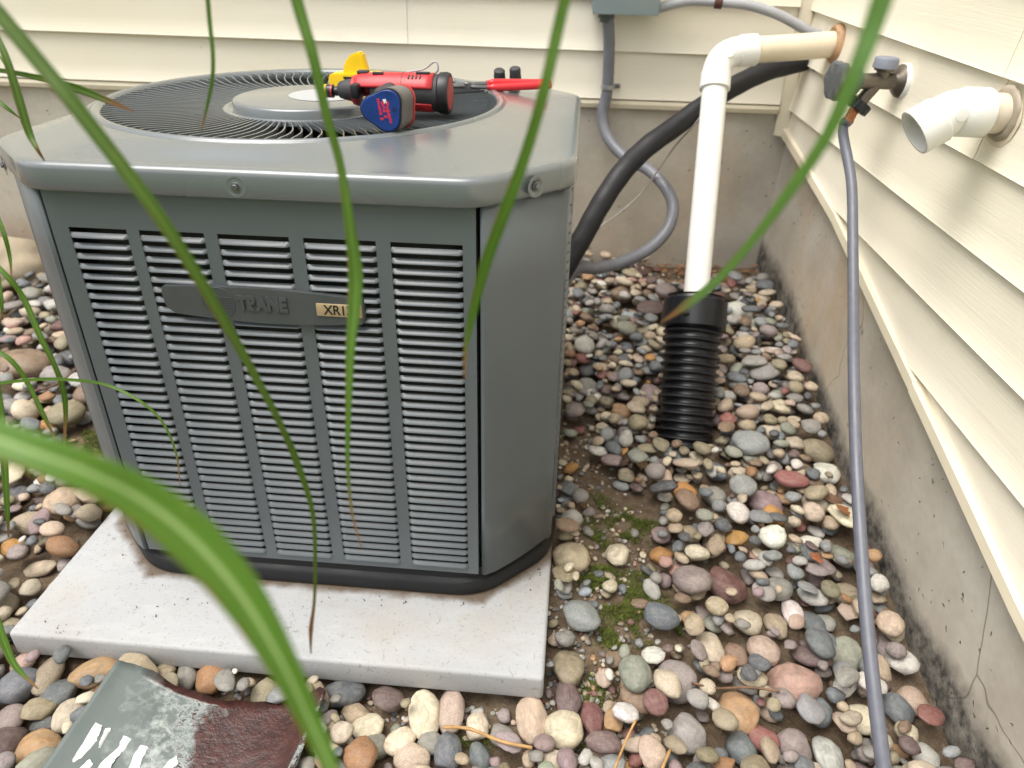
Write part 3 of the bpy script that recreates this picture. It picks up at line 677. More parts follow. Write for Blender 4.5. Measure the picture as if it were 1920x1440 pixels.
cpth = crom(pathpx([(1139, 26, YB-.045), (1142, 80, YB-.040), (1139, 165, YB-.030), (1130, 215, YB-.032), (1140, 258, 2.19), (1172, 295, 2.14), (1215, 318, 2.07), (1248, 352, 2.01), (1262, 390, 1.96), (1250, 432, 1.92), (1215, 468, 1.88), (1165, 492, 1.84), (1120, 503, 1.80), (1070, 512, 1.76)])+[tuple(L2W((.37, .745, .16)))], 14)
cd_t = thing('flexible_conduit', 'looping grey flexible conduit from the electrical box to the air conditioner', 'conduit', cpth[0])
world_child('conduit', tube(cpth, lambda i: .0160+.0004*math.sin(i*2.3), 16), mCond, cd_t, 180)
cl = Vector(at_y(1139, 163, YB-.030))
world_child('strap', lathe((cl.x, cl.y, cl.z-.006), (0, 0, 1), [(0, .0165), (.001, .0188), (.011, .0188), (.012, .0165)], 24), mGalv, cd_t); world_child('strap_ear', box((cl.x+.026, YB-.008, cl.z), (.026, .004, .013), .002), mGalv, cd_t); world_child('strap_screw', lathe((cl.x+.030, YB-.010, cl.z), (0, -1, 0), [(0, .006), (.004, .005)], 10), mSteel, cd_t)
# pale conduit running from the box to the corner
ppth = crom([(jx1+.002, YB-.045, .898), tuple(at_y(1290, 2, 2.19)), tuple(at_y(1352, 4, 2.17)), tuple(at_y(1405, 10, 2.16)), tuple(at_y(1460, 28, 2.15)), tuple(at_y(1515, 58, 2.14)), tuple(at_y(1545, 75, 2.135)), (XR+.01, 2.13, .77)], 10)
pc = thing('grey_conduit_run', 'pale grey conduit with a rusty coupling curving from the electrical box into the corner', 'conduit', ppth[0])
world_child('conduit', tube(ppth, .0125, 16), simple('pale_grey_conduit', lin('a6a7ab'), .4, var=.06), pc, 180)
cq = Vector(ppth[18]); cr_ = Vector(ppth[22]); world_child('coupling', lathe(cq, cr_-cq, [(0, .0150), (.002, .0165), (.018, .0165), (.020, .0150)], 20), simple('rusty_coupling', lin('5e3a30'), .6, var=.3), pc)
# insulated refrigerant line
lpth = crom(pathpx([(1530, 104, 2.20), (1500, 116, 2.18), (1440, 132, 2.15), (1380, 160, 2.10), (1320, 198, 2.04), (1262, 240, 1.98), (1210, 278, 1.92), (1165, 325, 1.87), (1125, 385, 1.82), (1095, 440, 1.78), (1060, 500, 1.74)])+[tuple(L2W((.35, .745, .20)))], 10)
ls = obj('insulated_line', tube(lpth, lambda i: .0262+.0004*math.sin(i*.9), 20), mFoam, smooth=180); tag(ls, 'thick black foam insulated refrigerant line sloping from the corner behind the white pipe', 'pipe')
wpth = crom(pathpx([(1330, 190, 2.02), (1305, 230, 1.985), (1265, 275, 2.00), (1230, 325, 2.02), (1200, 365, 2.03), (1160, 400, 2.0), (1120, 430, 1.92), (1085, 470, 1.80)])+[tuple(L2W((.36, .745, .24)))], 8)
tag(obj('thin_cable', tube(wpth, .0022, 6), mCable, smooth=180), 'thin pale control cable hanging below the black insulated line', 'cable')

# ------------------------------------------------------------------ white drain pipe and corrugated drain
A = Vector((.452, 1.985, .828)); Bp = Vector((.416, 1.640, .33)); dv = (Bp-A).normalized()
foot = Bp+dv*.30
dpn = thing('drain_pipe', 'white plastic drain pipe with an elbow, running down into the black corrugated pipe', 'pipe', A)
ax = (Vector((XR+.01, 2.005, .853))-A).normalized()
world_child('vertical_pipe', tube([A+dv*.075, A+dv*.3, Bp, Bp+dv*.08], .0302, 32), mPVC, dpn, 60)
world_child('wall_stub', tube([A+ax*.075, A+ax*.2, Vector((XR+.02, 2.007, .8545))], .0302, 32), mPVCold, dpn, 60)
def elbow(A, d0, d1, r, hub, L):
    b = bmesh.new(); p = []
    for t in np.linspace(0, 1, 14): p.append(A+d0*L*(1-t)**2+d1*L*t*t)
    add_tube(b, p, r, 32)
    add_lathe(b, A+d0*(L-.006), d0, [(0, r), (.001, hub), (.040, hub), (.042, hub-.002), (.042, .030), (.02, .030)], 32, cap1=False); add_lathe(b, A+d1*(L-.006), d1, [(0, r), (.001, hub), (.040, hub), (.042, hub-.002), (.042, .030), (.02, .030)], 32, cap1=False)
    return b
world_child('elbow', elbow(A, dv, ax, .0335, .0365, .058), mPVC, dpn, 40)
nb = (ax+dv).normalized(); sd_ = dv.cross(ax).normalized(); sd_ = sd_ if sd_.dot(Vector(CAM)-A) > 0 else -sd_
world_child('elbow_boss', lathe(A+(ax+dv)*.020+sd_*.0325, sd_, [(0, .010), (.0018, .0095), (.002, .008)], 24), mPVC, dpn)
sw = Vector((XR, 2.006, .854))
def blob_ring(c, axis, r0, r1, h, seed, n=48):
    b = bmesh.new(); a, u, v = frame_from(axis); q = random.Random(seed); ph = [q.uniform(0, 6) for _ in range(6)]; rings = []
    for t, rr_, z in ((0, r1, 0), (.3, r1, h*.4), (.6, (r0+r1)/2, h), (1, r0, h*.9), (1, r0, 0)):
        rings.append([c+a*z+(u*math.cos(2*math.pi*k_/n)+v*math.sin(2*math.pi*k_/n))*(rr_*(1+.018*math.sin(2*2*math.pi*k_/n+ph[0])+.015*math.sin(5*2*math.pi*k_/n+ph[1])+.012*math.sin(11*2*math.pi*k_/n+ph[2])) if rr_ > r0 else rr_) for k_ in range(n)])
    add_loft(b, rings, cap0=False, cap1=False); return b
world_child('caulk_ring', blob_ring(sw+Vector((.003, 0, 0)), (-1, 0, 0), .030, .046, .016, 4), mCaulk, dpn, 60)
# corrugated pipe with adapter
ct = thing('corrugated_drain', 'black corrugated drain pipe with a square rimmed adapter, standing in the stones', 'drain pipe', foot)
top = Bp-dv*.004; prof = []
cap_len = .082; L = 0.40
prof = [(0, .034), (.0, .069), (.004, .066), (.010, .068), (.012, .0755), (.075, .0765), (.078, .069), (cap_len, .064)]
world_child('adapter', lathe(top, dv, prof, 48), mCorr, ct, 30)
pr2 = []; s = cap_len-.004; nc = 15
for i in range(nc):
    for t, r_ in ((0, .0610), (.20, .0622), (.32, .0685), (.50, .0705), (.68, .0685), (.80, .0622)): pr2.append((s+(i+t)*.0195, r_))
world_child('corrugated_pipe', lathe(top, dv, pr2, 48), mCorr, ct, 50)
for i in range(3):
    a, u, v = frame_from(dv); th = i*2*math.pi/3+.9
    world_child('latch_tab', box(top+dv*.052+(u*math.cos(th)+v*math.sin(th))*.0755, (.012, .012, .008), .001), mBlk, ct)

# ------------------------------------------------------------------ spigot, hose, vent on the side wall
S0 = at_x(1692, 152, XR-.006); S0 = Vector((XR-.006, S0.y, S0.z))
sp_ = thing('hose_spigot', 'tarnished wall spigot with a grey vacuum breaker cap and dark hand wheel', 'faucet', S0)
E0 = at_x(1585, 160, XR-.165); sdir = (E0-S0).normalized(); sdir = Vector((-1, sdir.y*.3, 0)).normalized()
world_child('gasket', lathe(S0+Vector((.004, 0, 0)), (-1, 0, 0), [(0, .034), (.006, .033), (.009, .030)], 40), mPVC, sp_)
world_child('wall_flange', lathe(S0, sdir, [(0, .031), (.006, .031), (.012, .026), (.018, .018), (.024, .0155)], 36), mBrass, sp_)
bd = bmesh.new(); add_lathe(bd, S0+sdir*.018, sdir, [(0, .016), (.02, .0155), (.05, .0145), (.075, .0150), (.085, .0140)], 28)
add_lathe(bd, S0+sdir*.046, (0, 0, 1), [(0, .014), (.018, .013), (.020, .019), (.026, .0195)], 28)
od = Vector((-.62, -.02, -1)).normalized(); add_lathe(bd, S0+sdir*.052, od, [(0, .013), (.030, .0125), (.046, .0125)], 28)
world_child('spigot_body', bd, mBrass, sp_, 40)
world_child('vacuum_breaker_cap', lathe(S0+sdir*.046+Vector((0, 0, .024)), (0, 0, 1), [(0, .0225), (.001, .0235), (.017, .0225), (.0195, .0205), (.020, 0)], 36, cap1=False), mKnob, sp_, 35)
world_child('packing_cap', lathe(S0+sdir*.098, sdir, [(0, .0225), (.002, .0245), (.030, .0245), (.034, .021)], 32), mDkG, sp_, 35)
wh = bmesh.new(); a, u, v = frame_from(sdir); n = 60; rings = []
for t, k_ in ((.132, .92), (.134, 1.0), (.146, 1.0), (.149, .9), (.149, .3)):
    rings.append([S0+sdir*t+(u*math.cos(2*math.pi*j/n)+v*math.sin(2*math.pi*j/n))*(.036*k_*(1+.06*math.cos(6*2*math.pi*j/n))) for j in range(n)])
add_loft(wh, rings); world_child('hand_wheel', wh, mDkG, sp_, 40)
nut0 = S0+sdir*.052+od*.044
hz = thing('garden_hose', 'grey hose with black nut and copper ferrule, hanging from the spigot to the stones', 'hose', nut0)
nb_ = bmesh.new(); a, u, v = frame_from(od); n = 64; rings = []
for t, k_ in ((0, .9), (.002, 1), (.018, 1), (.020, .85)):
    rings.append([nut0+od*t+(u*math.cos(2*math.pi*j/n)+v*math.sin(2*math.pi*j/n))*( .0250*k_*(1+.05*(1 if math.cos(10*2*math.pi*j/n) > 0 else -1))) for j in range(n)])
add_loft(nb_, rings); world_child('coupling_nut', nb_, mBlk, hz, 30)
f0 = nut0+od*.018; fd = Vector((-.28, -.05, -1)).normalized()
world_child('ferrule', lathe(f0, fd, [(0, .0095), (.004, .0095), (.005, .0105), (.009, .0105), (.010, .0097), (.014, .0105), (.018, .0098), (.022, .0105), (.028, .0105)], 24), mCopper, hz)
h0 = f0+fd*.026
dep0 = to_px(h0)[2]
hp = [h0, h0+fd*.03]
HPX = [(1607, 260, 1.32), (1604, 340, 1.33), (1601, 450, 1.33), (1600, 560, 1.32), (1601, 700, 1.29), (1605, 850, 1.24), (1613, 1000, 1.18), (1624, 1150, 1.11), (1637, 1280, 1.05), (1652, 1400, .99), (1662, 1470, .955), (1680, 1560, .93), (1720, 1680, .91)]
hq = to_px(h0)
hp = [h0-fd*.004, h0+fd*.02]+[at_d(px_+(hq[0]-1607)*max(0, 1-(py_-hq[1])/260)*.8, py_, d_+(dep0-1.32)*max(0, 1-(py_-hq[1])/500)) for px_, py_, d_ in HPX if py_ > hq[1]+60]
hpth = crom([tuple(p) for p in hp], 8)
world_child('hose_tube', tube(hpth, lambda i: .0114 if i < 6 else .0100, 20), mHose, hz, 180)
# vent elbow
V0 = at_x(1880, 213, XR-.004); V0 = Vector((XR-.004, V0.y, V0.z))
vt = thing('vent_elbow', 'white plastic vent elbow pointing down from the siding', 'vent pipe', V0)
world_child('wall_ring', blob_ring(V0+Vector((.002, 0, 0)), (-1, 0, 0), .030, .0415, .006, 9, 64), mVinylRing, vt, 60)
world_child('caulk_smear', blob_ring(V0+Vector((.003, 0, -.006)), (-1, 0, 0), .030, .0455, .0025, 12, 64), mPVCold, vt, 60)
world_child('stub', tube([V0+Vector((.02, 0, 0)), V0+Vector((-.03, 0, 0)), V0+Vector((-.06, 0, 0))], .0302, 36), simple('grubby_pvc', lin('d8cdbb'), .4, var=.12, scale=16), vt, 60)
d1 = Vector((-1, 0, 0)); d2 = Vector((-.83, -.06, -.55)).normalized(); E = V0+d1*.078
eb = bmesh.new(); r0 = .0335
add_lathe(eb, V0+d1*.028, d1, [(0, .0302), (0, .0365), (.002, .0372), (.038, .0368), (.042, .0340)], 40, cap0=False, cap1=False)
add_tube(eb, [V0+d1*.064, V0+d1*.070]+[E+(-d1)*.010*(1-t)**2+d2*.010*t*t for t in np.linspace(0, 1, 8)]+[E+d2*.016, E+d2*.022], r0, 40, False)
add_lathe(eb, E+d2*.018, d2, [(0, .0338), (.004, .0368), (.040, .0372), (.0425, .0365), (.0425, .0325), (.016, .0318), (.014, .024), (-.02, .024)], 40, cap0=False, cap1=False)
world_child('elbow', eb, mPVC, vt, 35)
vs_ = d1.cross(d2).normalized(); vs_ = vs_ if vs_.dot(Vector(CAM)-E) > 0 else -vs_
toC = (Vector(CAM)-E).normalized(); bo = (vs_+toC*.0).normalized()
world_child('elbow_boss', lathe(E+bo*.0325+d2*.002, bo, [(0, .0105), (.0020, .010), (.0024, .0085)], 28), mPVC, vt)

# ------------------------------------------------------------------ rusted metal sheet
def sheet():
    far = [(220, 1238, .078), (262, 1250, .066), (330, 1284, .050), (400, 1309, .040), (470, 1318, .036), (530, 1316, .038), (575, 1304, .046), (600, 1290, .058), (611, 1296, .066), (606, 1308, .068)]
    fp_ = crom([tuple(at_z(*q_)) for q_ in far], 5); dirv = (at_z(93, 1440, .06)-at_z(222, 1240, .075)); dirv = Vector((dirv.x, dirv.y, dirv.z*.3)).normalized()
    me = bpy.data.meshes.new('metal_sheet'); V = []; UVS = []; NL = 24
    for j in range(NL+1):
        t = j/NL*.34
        for i, p in enumerate(fp_):
            uu = i/(len(fp_)-1); edge = .006*noise.noise(Vector((i*.35, 0, 2)))*(1 if j == 0 else 0)*(1 if uu > .12 else .1)
            V.append(tuple(Vector(p)+dirv*(t+edge)+Vector((0, 0, -.0025*noise.noise(Vector((i*.2, j*.25, 0))))))); UVS.append((uu, t))
    n = len(fp_); F = [(j*n+i, j*n+i+1, (j+1)*n+i+1, (j+1)*n+i) for j in range(NL) for i in range(n-1)]
    me.from_pydata(V, [], F); uvl = me.uv_layers.new(name='UVMap')
    for lp in me.loops: uvl.data[lp.index].uv = UVS[lp.vertex_index]
    return me, fp_, dirv
m = M('rusted_painted_metal', rough=.35)
uvn = m.n('UVMap'); u_, v_, _ = m.sep(uvn.outputs[0]); c = m.coord('Object'); n1 = m.noise(c, 16, 5); n2 = m.noise(c, 70, 4, .7); n3 = m.noise(c, 200, 3)
paint = m.mix(n1, lin('5d6563'), lin('6c7472'))
f = m.math('ADD', u_, m.math('MULTIPLY', m.math('SUBTRACT', n1, .5), .30)); f = m.math('ADD', f, m.math('MULTIPLY', v_, -.25)); f = m.math('ADD', f, .07)
pitted = m.math('MULTIPLY', m.ramp(f, (.20, 0), (.28, 1)), m.ramp(n2, (.42, 0), (.62, 1))); b = m.mix(m.math('MULTIPLY', pitted, .8), paint, lin('b4bab6'))
right_ok = m.ramp(m.math('ADD', m.math('MULTIPLY', v_, 1.0), u_), (.90, 1), (.93, 0))
edge = m.math('ADD', v_, m.math('MULTIPLY', n1, -.02))
rustm = m.math('MAXIMUM', m.math('MULTIPLY', m.ramp(f, (.40, 0), (.44, 1)), m.ramp(m.math('ADD', u_, m.math('MULTIPLY', v_, .45)), (.86, 1), (.875, 0))), m.math('MULTIPLY', m.ramp(edge, (.000, 1), (.004, 0)), m.ramp(u_, (.12, 0), (.2, 1))))
flake = m.math('MULTIPLY', m.ramp(f, (.29, 0), (.40, 1)), m.ramp(n2, (.55, 0), (.60, 1))); rustm = m.math('MAXIMUM', rustm, flake)
rc = m.mix(m.ramp(n2, (.3, 0), (.7, 1)), lin('2b1a19'), lin('4c2b26')); rc = m.mix(m.ramp(n3, (.62, 0), (.76, .5)), rc, lin('8f4e2e'))
b = m.mix(rustm, b, rc); m.base(b); m.rough(m.mix(rustm, (.30, .30, .30), (.42, .42, .42))); m.bump(m.math('MULTIPLY', rustm, m.math('ADD', n2, .4)), .003, .8); m.bump(n2, .0006, .5)
smesh, sfar, sdirv = sheet()
sh = obj('metal_sheet', smesh, m.m, smooth=180); md = sh.modifiers.new('t', 'SOLIDIFY'); md.thickness = .0022; md.offset = -1
tag(sh, 'bent grey metal sheet with rust and white lettering scraps, lying on the stones', 'metal sheet')
# peeling white lettering stuck on the sheet
sv = [Vector(v.co) for v in smesh.vertices]; nfar = len(sfar)
def on_sheet(px, py):
    """nearest sheet vertex along the ray gives the height, then intersect locally"""
    o_ = Vector(CAM); d_ = Vector(ray(px, py)); from_ = None; best = 9
    z = .05
    for _ in range(4):
        p = at_z(px, py, z); q_ = min(sv, key=lambda w_: (w_.x-p.x)**2+(w_.y-p.y)**2); z = q_.z
    return at_z(px, py, z+.0022)
marks = [[(180, 1355), (192, 1360), (188, 1372), (178, 1395), (152, 1422), (138, 1430), (135, 1426), (155, 1395)], [(197, 1366), (207, 1366), (204, 1380), (196, 1392), (191, 1402), (184, 1402), (187, 1390), (193, 1378)],
         [(231, 1380), (246, 1386), (232, 1408), (216, 1424), (205, 1442), (178, 1446), (200, 1420), (222, 1402)], [(264, 1397), (278, 1402), (268, 1420), (262, 1442), (240, 1444), (252, 1415)], [(318, 1425), (332, 1418), (334, 1432), (318, 1446), (300, 1446)], [(150, 1440), (168, 1424), (174, 1432), (165, 1446), (146, 1450)]]
for mk in marks:
    pts = [on_sheet(*q_) for q_ in mk]; jag = []
    q = random.Random(len(jag)+int(mk[0][0]))
    for i in range(len(pts)):
        a_, b_ = pts[i], pts[(i+1) % len(pts)]
        for t in (0, .25, .5, .75): jag.append(a_.lerp(b_, t)+Vector((q.uniform(-1, 1), q.uniform(-1, 1), 0))*(.0009 if t else .0003))
    bm = bmesh.new(); lo = [bm.verts.new(p) for p in jag]; hi = [bm.verts.new(p+Vector((0, 0, .0006))) for p in jag]; bm.faces.new(hi); bm.faces.new(lo[::-1])
    for i in range(len(lo)): j = (i+1) % len(lo); bm.faces.new((lo[i], lo[j], hi[j], hi[i]))
    obj('paint_mark', bm, mWht, sh)

# ------------------------------------------------------------------ river stones
def stone_mesh(i):
    q = random.Random(100+i); b = bmesh.new(); bmesh.ops.create_icosphere(b, subdivisions=3 if i < 10 else 2, radius=1)
    off = Vector((q.uniform(-50, 50), q.uniform(-50, 50), q.uniform(-50, 50))); ang = [Vector((q.gauss(0, 1), q.gauss(0, 1), q.gauss(0, 1))).normalized() for _ in range(8)]; cut = [q.uniform(.60, .90) for _ in ang]
    facet = i % 4 != 1
    for v in b.verts:
        p = v.co.copy(); r_ = 1+.24*noise.noise(p*.9+off)+.09*noise.noise(p*2.2+off)
        p *= r_
        if facet:
            for d_, k_ in zip(ang, cut):
                e = p.dot(d_)-k_
                if e > 0: p -= d_*e*(.86 if i % 2 else .70)
        else:
            e = abs(p.x)**2.3+abs(p.y)**2.3+abs(p.z)**2.3; p *= (1/max(e, .3))**.10
        v.co = p
    me = bpy.data.meshes.new('river_stone'); b.to_mesh(me); b.free(); me.polygons.foreach_set('use_smooth', [True]*len(me.polygons)); me.materials.append(mStone); return me
SM = [stone_mesh(i) for i in range(22)]
SMV = [np.array([v.co[:] for v in m_.vertices]) for m_ in SM]; SMF = [np.array([p.vertices[:] for p in m_.polygons]) for m_ in SM]
PAL = {'dark red': '6d4140', 'pink granite': 'b08478', 'orange tan': 'ad8358', 'blue grey': '7d8285', 'tan': 'a8957a', 'purple grey': '857a79', 'grey': '86837e', 'cream': 'c9bda0', 'maroon': '66504f', 'charcoal': '4a4f54',
       'slate blue': '5d656d', 'green grey': '868b7c', 'khaki': '8d8266', 'rust brown': '96693f', 'beige': 'b3a58d', 'white': 'cbc7bf', 'olive': '7f7558', 'pale grey': 'a8a6a2', 'brown': '7d644e', 'mauve': '8a7478', 'orange': 'b07a36', 'pink tan': 'b59d8a', 'light blue': '99a6b2', 'red': '8a4c46'}
def mute(h):
    c = [int(h[i:i+2], 16) for i in (0, 2, 4)]; g = sum(c)/3; c = [max(0, min(255, g+(v-g)*.80)) for v in c]; return ''.join('%02x' % min(255, int(v*1.05)) for v in c)
PAL = {k_: mute(v) for k_, v in PAL.items()}
PN = list(PAL); PWT = {'tan': 10, 'beige': 7, 'grey': 10, 'purple grey': 6.5, 'pale grey': 6, 'cream': 4, 'khaki': 7, 'slate blue': 10, 'blue grey': 10, 'pink tan': 3.5, 'brown': 5, 'green grey': 4, 'charcoal': 4, 'olive': 3, 'orange tan': 2.4, 'mauve': 3, 'dark red': 2.6, 'maroon': 3, 'orange': .8, 'red': 1.6, 'white': 4, 'rust brown': 2, 'pink granite': 2, 'light blue': .7}
CELL = .004; HX0, HX1, HY0, HY1 = -2.3, XR+.012, .30, YB+.012
hn = (int((HX1-HX0)/CELL)+1, int((HY1-HY0)/CELL)+1)
hxs = HX0+np.arange(hn[0])*CELL; hys = HY0+np.arange(hn[1])*CELL
Hm = zg(hxs[:, None], hys[None, :])
gbase = Hm.copy()
# footprints that stones may not enter: pad, drain pipe, sheet
padc = np.array([[L2W((x, y, -.03)).x, L2W((x, y, -.03)).y] for x, y in ((-.472, -.163), (.424, -.163), (.424, .796), (-.472, .796))])
def inside_quad(X, Y, Q, grow=0.0):
    c_ = Q.mean(0); Q = c_+(Q-c_)*(1+grow); ok = np.ones(np.broadcast(X, Y).shape, bool)
    for i in range(len(Q)):
        a_, b_ = Q[i], Q[(i+1) % len(Q)]; ok &= ((b_[0]-a_[0])*(Y-a_[1])-(b_[1]-a_[1])*(X-a_[0])) >= 0
    return ok
XX, YY = np.meshgrid(hxs, hys, indexing='ij')
blocked = inside_quad(XX, YY, padc)
cx, cy = foot.x, foot.y
gb = [float(zg(foot.x, foot.y))]; tt = (gb[0]-top.z)/dv.z; cpos = top+dv*tt; blocked |= (XX-cpos.x)**2+(YY-cpos.y)**2 < .070**2
shq = np.array([[p.x, p.y] for p in (sv[0], sv[(24)*nfar], sv[24*nfar+nfar-1], sv[nfar-1])])
sheet_in = inside_quad(XX, YY, shq)
Hm[blocked] = 9.0
Hm[inside_quad(XX, YY, shq, -.10)] = 9.0
stones = []
spec_mask = np.zeros(Hm.shape, bool)
def drop(x, y, a, b_, c_, th, colname, mesh, sink=.30, cands=1, spread=.0, lim=None, special=None):
    best = None
    for q in range(cands):
        px, py = (x, y) if q == 0 else (x+nr.normal()*spread, y+nr.normal()*spread)
        i0, i1 = int((px-a-HX0)/CELL), int((px+a-HX0)/CELL)+2; j0, j1 = int((py-a-HY0)/CELL), int((py+a-HY0)/CELL)+2
        if i0 < 0 or j0 < 0 or i1 > hn[0] or j1 > hn[1]: continue
        dx = hxs[i0:i1, None]-px; dy = hys[None, j0:j1]-py; ct, st = math.cos(th), math.sin(th)
        qd = ((dx*ct+dy*st)/a)**2+((-dx*st+dy*ct)/b_)**2; ins = qd < 1
        if not ins.any(): continue
        hh = Hm[i0:i1, j0:j1]; cap = c_*np.sqrt(np.clip(1-qd, 0, 1))
        zc = np.where(ins, hh+cap*.80, -9).max()
        if special is not None: zc = min(zc, float(zg(px, py))+c_*1.3)
        if special is None: zc += .10*float((spec_mask[i0:i1, j0:j1] & ins).sum())/ins.sum()
        if best is None or zc < best[0]: best = (zc, px, py, i0, i1, j0, j1, ins, cap)
    if best is None or best[0] > 3: return False
    zc, px, py, i0, i1, j0, j1, ins, cap = best
    ground = float(zg(px, py))
    if lim is not None and zc > ground+lim: return False
    sub = Hm[i0:i1, j0:j1]; sub[ins & (sub < 3)] = np.maximum(sub, zc+cap)[ins & (sub < 3)]
    if special is not None: spec_mask[i0:i1, j0:j1] |= ins
    stones.append(dict(p=(px, py, zc), s=(a, b_, c_), th=th, col=colname, mesh=mesh, special=special, tilt=(nr.normal()*.16, nr.normal()*.16))); return True
# stones one can pick out in the photograph: pixel, length, width, turn, colour, label
SPEC = [(1358, 1098, 88, 62, 15, 'dark red', 'large smooth dark red oval stone'), (1485, 1283, 98, 76, 10, 'pink granite', 'large rough pink granite stone'), (1383, 1337, 82, 78, 0, 'orange tan', 'large rounded orange tan stone'),
 (1088, 1150, 80, 58, 50, 'blue grey', 'blue grey oval stone beside the moss'), (1072, 1043, 78, 52, 40, 'tan', 'speckled tan oval stone by the pad edge'), (1270, 1275, 80, 62, 55, 'purple grey', None), (1288, 1375, 76, 62, 30, 'grey', 'veined grey stone in front of the moss'),
 (1068, 1250, 66, 62, 0, 'khaki', None), (1065, 1312, 56, 66, 80, 'maroon', None), (1110, 1342, 46, 68, 70, 'dark red', None), (1057, 1372, 76, 64, 20, 'cream', 'cream heart shaped stone off the pad corner'), (996, 1347, 58, 84, 80, 'tan', None),
 (846, 1334, 56, 78, 85, 'pink tan', None), (796, 1338, 58, 78, 60, 'cream', None), (730, 1312, 68, 46, 20, 'maroon', None), (645, 1300, 78, 44, -10, 'charcoal', None), (664, 1336, 54, 42, 20, 'tan', None), (692, 1362, 66, 44, -15, 'cream', None),
 (703, 1394, 52, 40, -20, 'green grey', None), (752, 1390, 54, 52, 40, 'cream', None), (806, 1388, 52, 40, 10, 'grey', None), (840, 1410, 54, 66, 60, 'slate blue', None), (895, 1360, 46, 48, 0, 'cream', None), (940, 1378, 50, 46, 0, 'grey', None), (900, 1415, 46, 50, 30, 'slate blue', None), (775, 1425, 72, 52, 0, 'pink tan', None),
 (396, 1273, 60, 56, 0, 'rust brown', 'round rust brown stone between the pad and the metal sheet'), (350, 1264, 40, 44, 0, 'grey', None), (500, 1298, 58, 52, 0, 'khaki', None), (310, 1257, 42, 40, 0, 'tan', None), (545, 1290, 40, 36, 0, 'tan', None),
 (35, 1284, 74, 64, 10, 'slate blue', None), (110, 1294, 72, 46, -15, 'slate blue', None), (90, 1262, 44, 70, 80, 'khaki', None), (180, 1260, 92, 46, -25, 'orange tan', None), (67, 1402, 84, 70, 0, 'orange tan', None), (20, 1342, 48, 50, 0, 'purple grey', None), (8, 1400, 66, 76, 60, 'maroon', None), (70, 1330, 62, 46, -15, 'khaki', None), (128, 1336, 48, 60, 80, 'beige', None), (40, 1238, 40, 44, 60, 'pink tan', None), (120, 1405, 44, 34, 0, 'pale grey', None), (78, 1352, 50, 26, -8, 'charcoal', None),
 (1549, 886, 50, 50, 0, 'white', 'rounded white stone against the side foundation'), (1533, 850, 62, 42, 10, 'olive', None), (1585, 1226, 62, 58, 20, 'green grey', None), (1527, 1168, 54, 48, 0, 'slate blue', None), (1550, 1206, 54, 36, 8, 'slate blue', None), (1487, 1148, 40, 60, 65, 'white', None), (1404, 1164, 58, 46, -10, 'beige', None), (1456, 1166, 44, 52, 60, 'tan', None), (1332, 1214, 54, 66, 60, 'beige', None), (1381, 1223, 46, 44, 0, 'brown', None), (1434, 1222, 64, 50, 10, 'pink tan', None),
 (1160, 1036, 48, 44, 0, 'cream', 'cream stone lying in the moss'), (1240, 1036, 42, 36, 0, 'orange', None), (1296, 1156, 38, 40, 0, 'orange tan', None), (1220, 740, 44, 48, 60, 'mauve', None), (1386, 588, 56, 42, 0, 'white', None), (1440, 657, 62, 26, -8, 'white', None), (1179, 597, 36, 34, 0, 'light blue', 'pale blue stone behind the condenser near the drain pipe'),
 (1438, 942, 64, 48, 10, 'mauve', None), (1450, 968, 44, 40, 0, 'orange', None), (1580, 1040, 54, 40, 10, 'green grey', None), (1713, 1307, 52, 48, 0, 'pink tan', None), (1685, 1330, 52, 56, 0, 'slate blue', None), (1555, 1414, 56, 66, 60, 'pale grey', None), (1738, 1415, 52, 50, 0, 'pale grey', None), (1765, 1368, 56, 50, 0, 'beige', None), (1490, 1396, 62, 56, 0, 'purple grey', None), (1430, 1384, 66, 42, 8, 'red', 'red and white mottled stone'), (1390, 1405, 54, 56, 0, 'slate blue', None), (1460, 1105, 54, 44, 20, 'grey', None), (1550, 1165, 40, 34, 0, 'grey', None), (1620, 1345, 62, 50, 0, 'cream', None), (1535, 1330, 44, 52, 60, 'slate blue', None), (1590, 1110, 60, 40, -10, 'khaki', None), (1610, 1135, 56, 36, 0, 'olive', None),
 (25, 1022, 46, 38, 0, 'orange', 'rusty orange stone beside the pad corner'), (60, 975, 66, 40, -25, 'tan', None), (70, 1058, 62, 28, -15, 'tan', None), (50, 690, 100, 62, 10, 'brown', 'large reddish brown rock by the tall grass'), (48, 770, 62, 46, -10, 'charcoal', 'dark charcoal rock by the tall grass'), (20, 760, 50, 30, 0, 'grey', None), (1518, 1010, 48, 34, 0, 'white', None), (1345, 880, 40, 40, 0, 'slate blue', None), (1340, 925, 40, 44, 0, 'grey', None), (1285, 920, 44, 44, 0, 'orange', None), (1165, 768, 44, 34, 0, 'orange tan', None), (1100, 725, 42, 48, 60, 'grey', None)]
for (px, py, w_, h_, ang, cn, lab) in SPEC:
    z = 0.03
    for _ in range(5): p = at_z(px, py, z); z = float(zg(p.x, p.y))+.022
    dep = to_px(p)[2]; hw_, hh_ = w_*.5*dep/F_PX, h_*.5*dep/F_PX
    a, b_ = (hw_, hh_*1.18) if w_ >= h_ else (hh_*1.18, hw_); th = R(-ang) if w_ >= h_ else R(90-(ang-90)*.3)
    drop(p.x, p.y, a*1.04, b_*1.04, min(a, b_)*(.62+.1*rnd.random()), th, cn, rnd.choice([0, 1, 2, 4, 5, 7, 8, 9]), special=lab or '')
